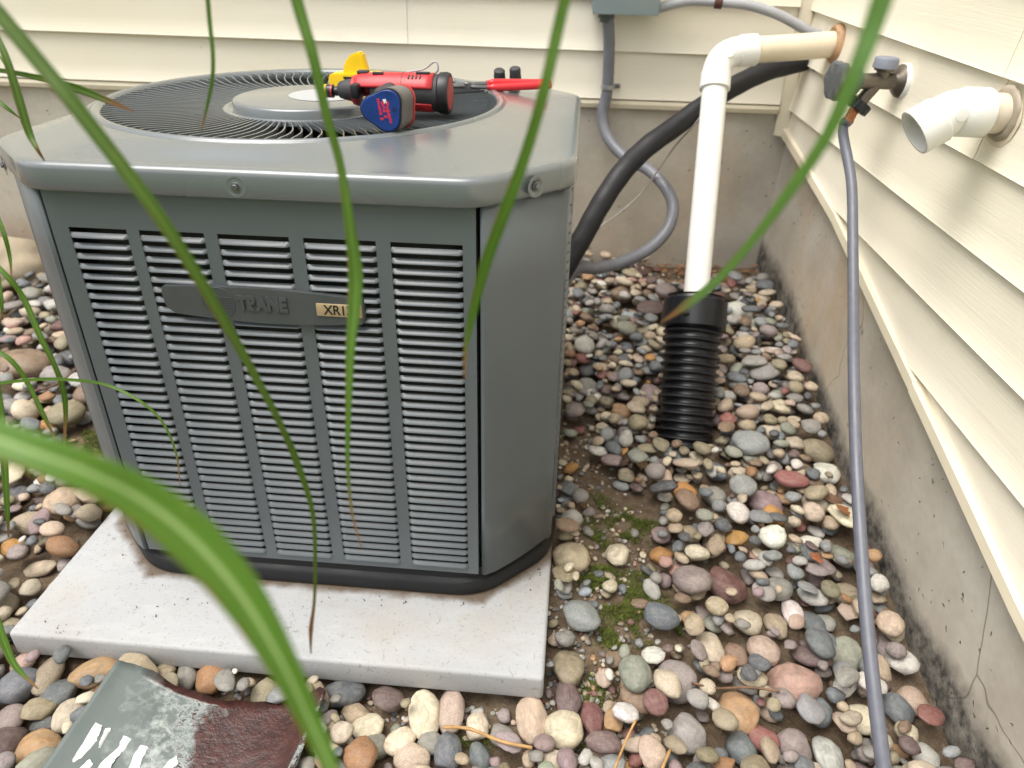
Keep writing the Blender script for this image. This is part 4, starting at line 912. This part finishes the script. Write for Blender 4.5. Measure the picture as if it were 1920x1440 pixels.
# bare soil patches (x, y, rx, ry)
BARE = [(.145, 1.34, .065, .17), (.21, 1.16, .115, .16), (.22, .96, .100, .14), (.12, .86, .05, .10), (.13, .78, .05, .05), (.55, 2.17, .22, .09), (-.50, .79, .20, .035), (-.05, .735, .16, .025), (.16, .70, .05, .05), (-.96, 1.40, .11, .13)]
def bare(x, y): return any(((x-a_)/c_)**2+((y-b_)/d_)**2 < 1 for a_, b_, c_, d_ in BARE)
names_w = np.array([PWT[n_] for n_ in PN]); names_w = names_w/names_w.sum()
def visible(p, r_=0.0):
    x, y, d = to_px(p); return d > 0 and -60 < x < 1980 and 380 < y < 1500
ncount = 0
poly_regions = [(.06, XR-.01, .40, YB-.01, 3300), (-1.0, .1, .40, .82, 1300), (-2.0, -.80, .45, YB-.01, 2400), (-.9, .1, 1.70, YB-.01, 260)]
for (x0, x1, y0, y1, cnt) in poly_regions:
    for q in range(cnt):
        x, y = nr.uniform(x0, x1), nr.uniform(y0, y1)
        if not visible((x, y, .03)): 
            if nr.random() < .75: continue
        if bare(x, y) and nr.random() < .93: continue
        left = x < -.75
        a = float(np.clip(nr.lognormal(math.log(.0205 if not left else .0235), .34), .008, .042)); asp = nr.uniform(.55, .95); fl = nr.uniform(.42, .75)
        if bare(x, y): a *= .6
        cn = PN[int(nr.choice(len(PN), p=names_w))]
        drop(x, y, a, a*asp, a*asp*fl, nr.uniform(0, math.pi), cn, int(nr.integers(0, len(SM))), cands=7, spread=.022, lim=.062)
for (x0, x1, y0, y1, cnt, a0) in [(.06, XR-.01, .45, YB-.02, 3200, .0140), (-1.0, .1, .45, .82, 1000, .013), (-1.6, -.80, .5, YB-.02, 900, .013)]:
    for q in range(cnt):
        x, y = nr.uniform(x0, x1), nr.uniform(y0, y1)
        if not visible((x, y, .03)) or bare(x, y): continue
        a = float(np.clip(nr.lognormal(math.log(a0), .25), .006, .020)); asp = nr.uniform(.6, .95)
        drop(x, y, a, a*asp, a*asp*nr.uniform(.5, .8), nr.uniform(0, math.pi), PN[int(nr.choice(len(PN), p=names_w))], int(nr.integers(0, len(SM))), cands=9, spread=.016, lim=.028)
# sort: the 300 that show largest become stones of their own, the others one mass
AC_SIL = np.array([to_px(L2W(p))[:2] for p in ((-.43, .12, .74), (-.43, .12, .0), (-.3, 0, 0), (.3, 0, 0), (.425, .12, 0), (.43, .12, .74), (.43, .7, .74), (-.43, .7, .74))])
def in_poly(x, y, P):
    c_ = False
    for i in range(len(P)):
        (x1, y1), (x2, y2) = P[i], P[i-1]
        if (y1 > y) != (y2 > y) and x < (x2-x1)*(y-y1)/(y2-y1)+x1: c_ = not c_
    return c_
for s_ in stones:
    x, y, d = to_px(s_['p']); vis = -20 < x < 1940 and 0 < y < 1460 and not in_poly(x, y, AC_SIL)
    top_h = s_['p'][2]+s_['s'][2]*.6; i, j = int((s_['p'][0]-HX0)/CELL), int((s_['p'][1]-HY0)/CELL); buried = Hm[i, j]-top_h
    s_['show'] = (s_['s'][0]*s_['s'][1])**.5/d*F_PX*(1 if buried < .012 else .35) if vis else 0
    if s_['special'] is not None and vis: s_['show'] += 100
order = sorted(stones, key=lambda s_: -s_['show']); solo, mass = order[:300], order[300:]
def where(p):
    x, y, _ = p
    if x > .05 and y > 1.75: return 'near the back wall'
    if math.hypot(x-cpos.x, y-cpos.y) < .22: return 'round the corrugated pipe'
    if x > .50: return 'along the side wall'
    if x > .06 and any(((x-a_)/(c_+.06))**2+((y-b_)/(d_+.06))**2 < 1 for a_, b_, c_, d_ in BARE[:5]): return 'on soil beside the pad'
    if x > .06: return 'between pad and side wall'
    if x > -.30: return 'in front of the pad'
    if y < .86 and x > -.9: return 'near the rusted sheet'
    return 'near the tall grass'
def stone_label(s_):
    size = 'large' if s_['s'][0] > .030 else ('small' if s_['s'][0] < .018 else 'medium')
    asp = s_['s'][1]/s_['s'][0]; shp = 'rounded' if asp > .86 else ('long' if asp < .66 else 'oval')
    return s_['special'] or f"{size} {shp} {s_['col']} river stone {where(s_['p'])}"
for s_ in solo: s_['label'] = stone_label(s_)
seen = {}
for s_ in solo: seen.setdefault(s_['label'], []).append(s_)
for lst in seen.values():
    if len(lst) > 1:
        for s_ in lst:
            nb = min((t_ for t_ in solo if t_ is not s_ and t_['col'] != s_['col']), key=lambda t_: sum((a_-b_)**2 for a_, b_ in zip(t_['p'], s_['p']))); s_['label'] += f" beside a {nb['col']} one"
for s_ in solo:
    o = bpy.data.objects.new('river_stone', SM[s_['mesh']]); col.objects.link(o); o.location = s_['p']; o.scale = s_['s']; o.rotation_euler = (s_['tilt'][0], s_['tilt'][1], s_['th'])
    c_ = lin(PAL[s_['col']]); j = rnd.uniform(.86, 1.14); o.color = tuple(min(1, v*j*rnd.uniform(.96, 1.04)) for v in c_)+(1,)
    lab = s_['label']
    tag(o, lab, 'stone', 'river stones around the condenser')
def mass_mesh(lst):
    V, F, C, RN = [], [], [], []; off = 0
    for s_ in lst:
        k_ = s_['mesh'] if s_['mesh'] >= 10 else 10+s_['mesh']; v = SMV[k_]*np.array(s_['s'])
        m3 = np.array((Matrix.Rotation(s_['th'], 3, 'Z') @ Matrix.Rotation(s_['tilt'][1], 3, 'Y') @ Matrix.Rotation(s_['tilt'][0], 3, 'X'))); v = v@m3.T+np.array(s_['p'])
        V.append(v); F.append(SMF[k_]+off); off += len(v); c_ = np.array(lin(PAL[s_['col']]))*rnd.uniform(.86, 1.14); C.append(np.tile([*c_, 1], (len(v), 1))); RN.append(np.full(len(v), rnd.random()))
    V = np.concatenate(V); F = np.concatenate(F); me = bpy.data.meshes.new('river_stones')
    me.vertices.add(len(V)); me.vertices.foreach_set('co', V.ravel().astype(np.float32)); me.loops.add(F.size); me.loops.foreach_set('vertex_index', F.ravel().astype(np.int32)); me.polygons.add(len(F)); me.polygons.foreach_set('loop_start', np.arange(0, F.size, 3, dtype=np.int32))
    me.update(calc_edges=True); me.validate()
    at = me.attributes.new('stone_colour', 'FLOAT_COLOR', 'POINT'); at.data.foreach_set('color', np.concatenate(C).ravel().astype(np.float32)); at = me.attributes.new('stone_random', 'FLOAT', 'POINT'); at.data.foreach_set('value', np.concatenate(RN).astype(np.float32))
    me.polygons.foreach_set('use_smooth', [True]*len(me.polygons)); return me
tag(obj('river_stones', mass_mesh(mass), mStoneMass, kind='stuff'), 'mixed river stones filling the gaps of the gravel bed', 'gravel')
# grit in the bare soil
grit = []
for q in range(1500):
    a_, b_, c_, d_ = BARE[int(nr.integers(0, len(BARE)-1))]; x, y = a_+nr.normal()*c_*.8, b_+nr.normal()*d_*.8
    if not (-1.2 < x < XR-.01 and .4 < y < YB-.02) or inside_quad(np.array([x]), np.array([y]), padc)[0]: continue
    r_ = float(nr.uniform(.0015, .0055)); grit.append(dict(p=(x, y, float(zg(x, y))+r_*.5), s=(r_*1.3, r_, r_*.7), th=nr.uniform(0, 3), col=PN[int(nr.choice(len(PN), p=names_w))], mesh=10+int(nr.integers(0, 12)), tilt=(0, 0)))
tag(obj('grit', mass_mesh(grit), mStoneMass, kind='stuff'), 'fine grit scattered over the bare brown soil', 'grit')
# boulder by the back wall
bo = at_z(70, 500, .10); bb = bmesh.new(); bmesh.ops.create_icosphere(bb, subdivisions=4, radius=1)
for v in bb.verts:
    p = v.co; f_ = 1+.22*noise.noise(p*1.1+Vector((4, 1, 2)))+.07*noise.noise(p*3.1)+.02*noise.noise(p*9)
    v.co = Vector((p.x*.15*f_, p.y*.10*f_, p.z*.085*f_))
bo_o = obj('boulder', bb, simple('boulder_stone', lin('a3957f'), .85, var=.22, scale=14, bump=.004), smooth=180); bo_o.location = (-1.60, 2.10, .135); tag(bo_o, 'big rough tan boulder against the back foundation wall', 'boulder')
# moss cushions
def moss():
    V, F = [], []
    patches = [(1200, 975, .035, .020, 260), (1110, 1010, .03, .022, 160), (1120, 1060, .04, .03, 220), (1200, 1110, .045, .06, 420), (1160, 980, .03, .02, 90), (1100, 960, .02, .03, 70), (1090, 1090, .03, .05, 160), (1230, 1000, .02, .02, 60), (1120, 1290, .03, .02, 140), (1255, 1165, .030, .018, 420), (1190, 1150, .05, .028, 380), (1120, 1105, .04, .035, 400), (1145, 1195, .018, .014, 160), (1110, 945, .03, .02, 160), (1180, 1000, .02, .012, 120), (1060, 1400, .03, .008, 90),
               (150, 790, .07, .08, 1200), (170, 740, .05, .07, 600), (90, 660, .05, .02, 260), (60, 640, .05, .015, 160), (190, 820, .03, .05, 400), (110, 580, .06, .02, 200), (120, 690, .03, .02, 150), (880, 1395, .03, .012, 60), (580, 1360, .02, .01, 40)]
    for (px, py, rx, ry, n_) in patches:
        z = .03
        for _ in range(4): c_ = at_z(px, py, z); z = float(zg(c_.x, c_.y))+.004
        for q in range(int(n_*3.2)):
            x, y = c_.x+nr.normal()*rx*.6, c_.y+nr.normal()*ry*.75
            if not (HX0 < x < HX1-.01 and HY0 < y < HY1-.01): continue
            i, j = int((x-HX0)/CELL), int((y-HY0)/CELL); hz_ = Hm[i, j]
            if hz_ > 3: continue
            g_ = float(zg(x, y))
            if hz_ > g_+.030 or noise.noise(Vector((x*22, y*22, 5))) < -.12: continue
            z0 = g_+.002+.007*max(0, noise.noise(Vector((x*40, y*40, 1))))
            for b_ in range(3):
                a = nr.uniform(0, 6.28); l_ = nr.uniform(.003, .0065); t = nr.uniform(.3, 1.2); d_ = np.array([math.cos(a)*math.cos(t), math.sin(a)*math.cos(t), math.sin(t)])*l_; s_ = np.array([-math.sin(a), math.cos(a), 0])*.0011
                p0 = np.array([x, y, z0])+nr.normal(size=3)*.0015; k0 = len(V); V += [p0-s_, p0+s_, p0+d_]; F.append((k0, k0+1, k0+2))
    me = bpy.data.meshes.new('moss'); me.from_pydata([tuple(v) for v in V], [], F); return me
tag(obj('moss', moss(), mMoss, kind='stuff'), 'bright green moss cushions growing on the damp soil', 'moss')
# mulch chips in the corner
def chips():
    b = bmesh.new()
    for q in range(420):
        x, y = float(np.clip(nr.normal(.58, .10), .3, XR)), float(np.clip(nr.normal(2.12, .07), 1.9, YB)); z = float(zg(x, y))+nr.uniform(.002, .016); l_ = nr.uniform(.006, .022)
        add_box(b, (x, y, z), (l_, nr.uniform(.003, .008), .0018), 0, 1, Matrix.Rotation(nr.uniform(0, 6.3), 3, 'Z') @ Matrix.Rotation(nr.normal()*.4, 3, 'Y'))
    return b
tag(obj('wood_chips', chips(), simple('wood_chip', lin('9a6f4c'), .8, var=.45, scale=25), kind='stuff'), 'brown wood chips heaped in the wall corner', 'mulch')
# dry leaves, straws
def dry_leaf(px, py, L_, lab, m_, seed):
    q = random.Random(seed); z = .04
    for _ in range(4):
        c_ = at_z(px, py, z); i, j = min(hn[0]-1, int((c_.x-HX0)/CELL)), min(hn[1]-1, int((c_.y-HY0)/CELL)); hh = Hm[i, j]; z = hh+.006 if hh < 3 else float(zg(c_.x, c_.y))+.02
    b = bmesh.new(); n = 10; rings = []
    for k_ in range(n+1):
        t = k_/n; w_ = L_*.30*math.sin(math.pi*min(1, t*1.02+.02))**.8*(1+.25*q.uniform(-1, 1)); x = (t-.5)*L_; cu = .25*L_*(t-.5)**2*4*q.uniform(.6, 1)
        rings.append([(x, -w_, cu*.5+w_*.5), (x, 0, cu*.2), (x, w_, cu*.5+w_*.6)])
    add_loft(b, rings, closed=False, cap0=False, cap1=False); o = obj('dry_leaf', b, m_, smooth=180); md = o.modifiers.new('t', 'SOLIDIFY'); md.thickness = .0006
    o.location = (c_.x, c_.y, z); o.rotation_euler = (q.uniform(-.3, .3), q.uniform(-.3, .3), q.uniform(0, 6.3)); tag(o, lab, 'leaf'); return o
dry_leaf(1203, 512, .075, 'curled dark brown leaf against the back foundation wall', simple('purple_brown_leaf', lin('5a4340'), .7, var=.3), 1)
dry_leaf(1560, 940, .05, 'reddish brown leaf scrap beside the white stone at the side wall', mBrown, 2); dry_leaf(1578, 960, .04, 'orange brown leaf scrap lying under the hose', simple('orange_leaf', lin('8a5a38'), .7, var=.3), 3)
dry_leaf(1530, 1048, .03, 'small rust orange leaf scrap among the stones under the hose', simple('rust_leaf', lin('8f5532'), .7, var=.3), 4); dry_leaf(560, 1272, .035, 'brown leaf scrap tucked against the pad front face', mBrown, 5)
def stick(pts, r_, lab, m_=None):
    P = []
    for px, py in pts:
        z = .04
        for _ in range(4):
            c_ = at_z(px, py, z); i, j = int((c_.x-HX0)/CELL), int((c_.y-HY0)/CELL); hh = Hm[i, j] if 0 <= i < hn[0] and 0 <= j < hn[1] else .03; z = (hh if hh < 3 else float(zg(c_.x, c_.y)))+.004
        P.append(c_)
    zz = max(p.z for p in P); P = [Vector((p.x, p.y, p.z*.4+zz*.6)) for p in P]
    tag(obj('dry_straw', tube(crom([tuple(p) for p in P], 5), lambda i: r_*(1+.12*math.sin(i*1.7)), 8), m_ or mStraw, smooth=180), lab, 'straw')
stick([(832, 1374), (880, 1382), (940, 1390), (998, 1402)], .0028, 'pale straw lying on stones in front of the pad')
stick([(1296, 1282), (1340, 1294), (1400, 1298), (1462, 1296)], .0022, 'thin brown twig lying before the pink granite stone', mBrown)
stick([(1192, 1350), (1175, 1390), (1152, 1442)], .0020, 'thin dry stalk on the soil off the pad corner'); stick([(1256, 1408), (1240, 1446)], .0024, 'short dry stalk beside the veined grey stone')
stick([(60, 735), (110, 728), (150, 718)], .003, 'brown twig among stones beside the tall grass', mBrown)

# crumbs of soil and leaf litter on the pad
def litter():
    b = bmesh.new()
    spots = [(1005, 1078, 30, 14, 40), (700, 1128, 120, 5, 26), (110, 1188, 18, 14, 26), (270, 1060, 40, 30, 12), (250, 1010, 15, 20, 10), (420, 1150, 120, 40, 22), (860, 1130, 60, 6, 12), (330, 1180, 150, 30, 16)]
    for px, py, rx, ry, n_ in spots:
        for q in range(int(n_*.6)):
            h_ = local_hit(px+nr.normal()*rx*.9, py+nr.normal()*ry*.9, .0)
            if abs(h_.x+.024) > .43 or h_.y < -.155 or h_.y > .6: continue
            p = L2W((h_.x, h_.y, .0015)); add_box(b, p, (min(.008, nr.lognormal(-6.4, .6)), min(.004, nr.lognormal(-6.9, .5)), .0012), 0, 1, Matrix.Rotation(nr.uniform(0, 6.3), 3, 'Z') @ Matrix.Rotation(nr.normal()*.3, 3, 'Y'))
    return b
tag(obj('leaf_litter', litter(), simple('litter', lin('4a382a'), .85, var=.5, scale=60), kind='stuff'), 'dark crumbs of soil and leaf litter on the concrete pad', 'debris')

# ------------------------------------------------------------------ grass plants
mLeafA = mk_leaf('grass_blade', lin('45691f'), lin('6a8f31'), lin('7f9f48'), tip=lin('93704a')); mLeafN = mk_leaf('broad_grass_blade', lin('557d2b'), lin('759c3c'), lin('bccf98'), tipstart=.995)
mLeafP = mk_leaf('backlit_pale_grass_blade', lin('789a62'), lin('93b37c'), lin('9dbb86'), tip=lin('93704a'))  # greyish leaf underside, lightened further so backlight and haze sit in the colour
mLeafD = mk_leaf('drying_grass_blade', lin('486a20'), lin('607c2b'), lin('7d9243'), lin('86633f'), .86)
def blade(parent, root, vis, m_, roll=0.0, fold=.28, taper=True):
    """root: list of world points (plant base up to where the blade enters the view); vis: (px, py, distance, width px)"""
    P = [np.array(p) for p in root]; W = [.004]+[vis[0][3]*vis[0][2]/F_PX*k_ for k_ in np.linspace(.5, .95, len(root)-1)]
    for px, py, d, w_ in vis: P.append(np.array(at_d(px, py, d))); W.append(.88*w_*d/F_PX)
    nroot = len(root); E_ = P[nroot]; tn = P[nroot+1]-P[nroot]; tn = tn/np.linalg.norm(tn); P0 = P[0]; Ln = np.linalg.norm(E_-P0)
    B1, B2 = P0+np.array([0, 0, .45*Ln]), E_-tn*Ln*.42
    bz = [(1-t)**3*P0+3*(1-t)**2*t*B1+3*(1-t)*t*t*B2+t**3*E_ for t in np.linspace(0, 1, 25)]
    n = 9; tail = crom(P[nroot:], n); wt = np.interp(np.arange(len(tail))/n, np.arange(len(W)-nroot), W[nroot:])
    C_ = bz[:-1]+tail; Wd = np.concatenate([np.interp(np.linspace(0, 1, 25)[:-1], [0, .25, 1], [.005, wt[0]*.9, wt[0]]), wt])
    V, F, UV = [], [], []; N = len(C_)
    for i in range(N):
        p = C_[i]; t = C_[min(i+1, N-1)]-C_[max(i-1, 0)]; t = t/np.linalg.norm(t)
        tc = CAM-p; tc = tc/np.linalg.norm(tc); s = np.cross(t, tc); ln = np.linalg.norm(s); s = s/ln if ln > .05 else np.cross(t, [0, 0, 1]); nrm = np.cross(s, t)
        a = roll*math.sin(i*.11+.4); s = s*math.cos(a)+nrm*math.sin(a); nrm = np.cross(s, t); h = Wd[i]/2
        for k_ in (-1, -.5, 0, .5, 1): V.append(tuple(p+s*h*k_+nrm*(abs(k_)-.5)*h*fold*1.2)); UV.append(((k_+1)/2, i/(N-1)))
    for i in range(N-1):
        for k_ in range(4): F.append((i*5+k_, i*5+k_+1, (i+1)*5+k_+1, (i+1)*5+k_))
    me = bpy.data.meshes.new('blade'); me.from_pydata(V, [], F); uvl = me.uv_layers.new(name='UVMap')
    for lp in me.loops: uvl.data[lp.index].uv = UV[lp.vertex_index]
    o = obj('blade', me, m_, None, smooth=180); o.parent = parent; o.matrix_parent_inverse = Matrix.Translation(-Vector(parent.location)); md = o.modifiers.new('t', 'SOLIDIFY'); md.thickness = .00035; return o
RA = Vector((-.60, -.32, -.06)); pa = thing('ornamental_grass', 'tall ornamental grass with long green blades arching in front of the condenser', 'grass', RA)
rp = lambda *p: [tuple(RA+Vector((rnd.uniform(-.03, .03), rnd.uniform(-.03, .03), 0)))]+[tuple(q_) for q_ in p]
blade(pa, rp((-.60, .06, .5), (-.52, .10, .95), (-.42, .20, 1.14)), [(0, 28, .46, 33), (75, 118, .465, 33), (150, 210, .47, 33), (300, 408, .49, 29), (410, 585, .52, 23), (500, 745, .56, 15), (530, 805, .58, 13), (555, 862, .60, 15), (586, 960, .63, 9), (591, 1060, .66, 7), (589, 1130, .68, 6), (583, 1180, .69, 9), (583, 1226, .70, 2)], mLeafD, .15)
blade(pa, rp((-.58, .05, .7), (-.45, .10, 1.25), (-.25, .25, 1.36)), [(548, -30, .50, 24), (565, 30, .505, 26), (587, 105, .51, 24), (612, 215, .525, 19), (638, 310, .54, 17), (655, 420, .55, 24), (666, 510, .56, 32), (664, 580, .565, 28), (657, 660, .57, 20), (653, 780, .58, 12), (652, 870, .59, 8), (660, 960, .60, 5), (678, 1028, .61, 2)], mLeafA, .35)
blade(pa, rp((-.55, .02, .8), (-.35, .08, 1.40), (-.05, .25, 1.40)), [(1068, -40, .42, 24), (1045, 60, .43, 25), (1020, 170, .44, 24), (985, 290, .46, 24), (945, 400, .48, 26), (912, 490, .50, 25), (888, 580, .52, 19), (874, 650, .535, 9), (871, 712, .545, 2)], mLeafA, .15)
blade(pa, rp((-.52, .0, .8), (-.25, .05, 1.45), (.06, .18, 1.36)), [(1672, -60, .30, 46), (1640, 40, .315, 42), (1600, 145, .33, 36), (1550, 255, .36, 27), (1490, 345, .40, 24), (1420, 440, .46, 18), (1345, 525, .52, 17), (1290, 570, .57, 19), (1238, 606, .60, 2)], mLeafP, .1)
blade(pa, rp((-.58, .08, .7), (-.48, .2, 1.2), (-.35, .42, 1.22)), [(388, -20, .62, 9), (393, 40, .63, 9), (399, 100, .64, 8), (398, 150, .65, 8), (388, 200, .66, 6), (377, 246, .67, 2)], mLeafA, .3)
blade(pa, rp((-.60, .08, .45), (-.48, .11, .78), (-.34, .15, .92)), [(-60, 802, .27, 78), (60, 846, .27, 82), (170, 888, .275, 84), (270, 940, .285, 96), (365, 1015, .295, 104), (455, 1120, .305, 90), (530, 1245, .315, 64), (580, 1350, .325, 48), (612, 1420, .33, 40), (640, 1500, .335, 20), (655, 1560, .34, 3)], mLeafN, .06, .34)
RB = Vector((-1.12, .50, -.03)); pb_ = thing('grass_clump', 'clump of slender green grass beside the condenser, stems rising past its far corner', 'grass', RB)
rb_ = lambda *p: [tuple(RB+Vector((rnd.uniform(-.05, .05), rnd.uniform(-.05, .05), 0)))]+[tuple(q_) for q_ in p]
blade(pb_, rb_((-1.02, .52, .45), (-.86, .60, .78)), [(-25, 30, .80, 8), (10, 105, .80, 15), (35, 185, .81, 18), (55, 250, .82, 15), (70, 280, .82, 8), (84, 302, .83, 2)], mLeafD, .2)
blade(pb_, rb_((-1.00, .55, .5), (-.88, .62, .74)), [(-30, 128, .82, 8), (25, 136, .82, 10), (90, 150, .82, 13), (150, 168, .83, 17), (205, 190, .84, 13), (252, 209, .85, 2)], mLeafD, .2)
blade(pb_, rb_((-1.04, .54, .3), (-.93, .62, .52)), [(-25, 478, .92, 8), (15, 520, .92, 12), (45, 560, .93, 13), (75, 630, .94, 12), (100, 680, .95, 10), (118, 730, .96, 14), (123, 775, .97, 9), (120, 840, .98, 2)], mLeafA, .6)
blade(pb_, rb_((-1.04, .56, .3), (-.95, .63, .42)), [(-20, 650, .95, 7), (20, 675, .95, 11), (50, 715, .96, 10), (80, 775, .97, 9), (108, 832, .98, 2)], mLeafA, .4)
blade(pb_, rb_((-1.02, .55, .3), (-.92, .60, .40)), [(-25, 722, .92, 7), (60, 712, .92, 7), (130, 712, .92, 7), (200, 722, .93, 6), (262, 752, .93, 6), (305, 792, .94, 5), (330, 850, .95, 4), (338, 912, .96, 1)], mLeafA, .2)
blade(pb_, rb_((-1.06, .56, .25), (-.97, .64, .40)), [(-8, 700, .95, 10), (4, 790, .96, 13), (9, 880, .97, 14), (14, 960, .98, 9), (16, 1008, .99, 2)], mLeafA, .2)
blade(pb_, rb_((-1.02, .52, .15), (-.93, .55, .20)), [(-12, 1140, .90, 12), (8, 1205, .90, 17), (30, 1250, .90, 13), (72, 1292, .90, 2)], mLeafA, .3)
blade(pb_, rb_((-1.05, .56, .4), (-.95, .66, .60)), [(-12, 385, .94, 6), (8, 440, .94, 9), (18, 480, .95, 7), (22, 522, .95, 2)], mLeafA, .2)
blade(pb_, rb_((-1.05, .56, .5), (-.92, .66, .72)), [(-15, 178, .92, 7), (12, 202, .92, 8), (38, 222, .93, 2)], mLeafA, .2)
blade(pb_, rb_((-1.05, .56, .5), (-.92, .66, .76)), [(-10, 92, .9, 3), (20, 140, .9, 4), (35, 190, .91, 4), (40, 232, .92, 1)], mLeafA, .2)
blade(pb_, rb_((-1.05, .56, .3), (-.96, .66, .55)), [(-6, 500, .95, 7), (2, 560, .95, 9), (5, 600, .96, 2)], mLeafA, .2)
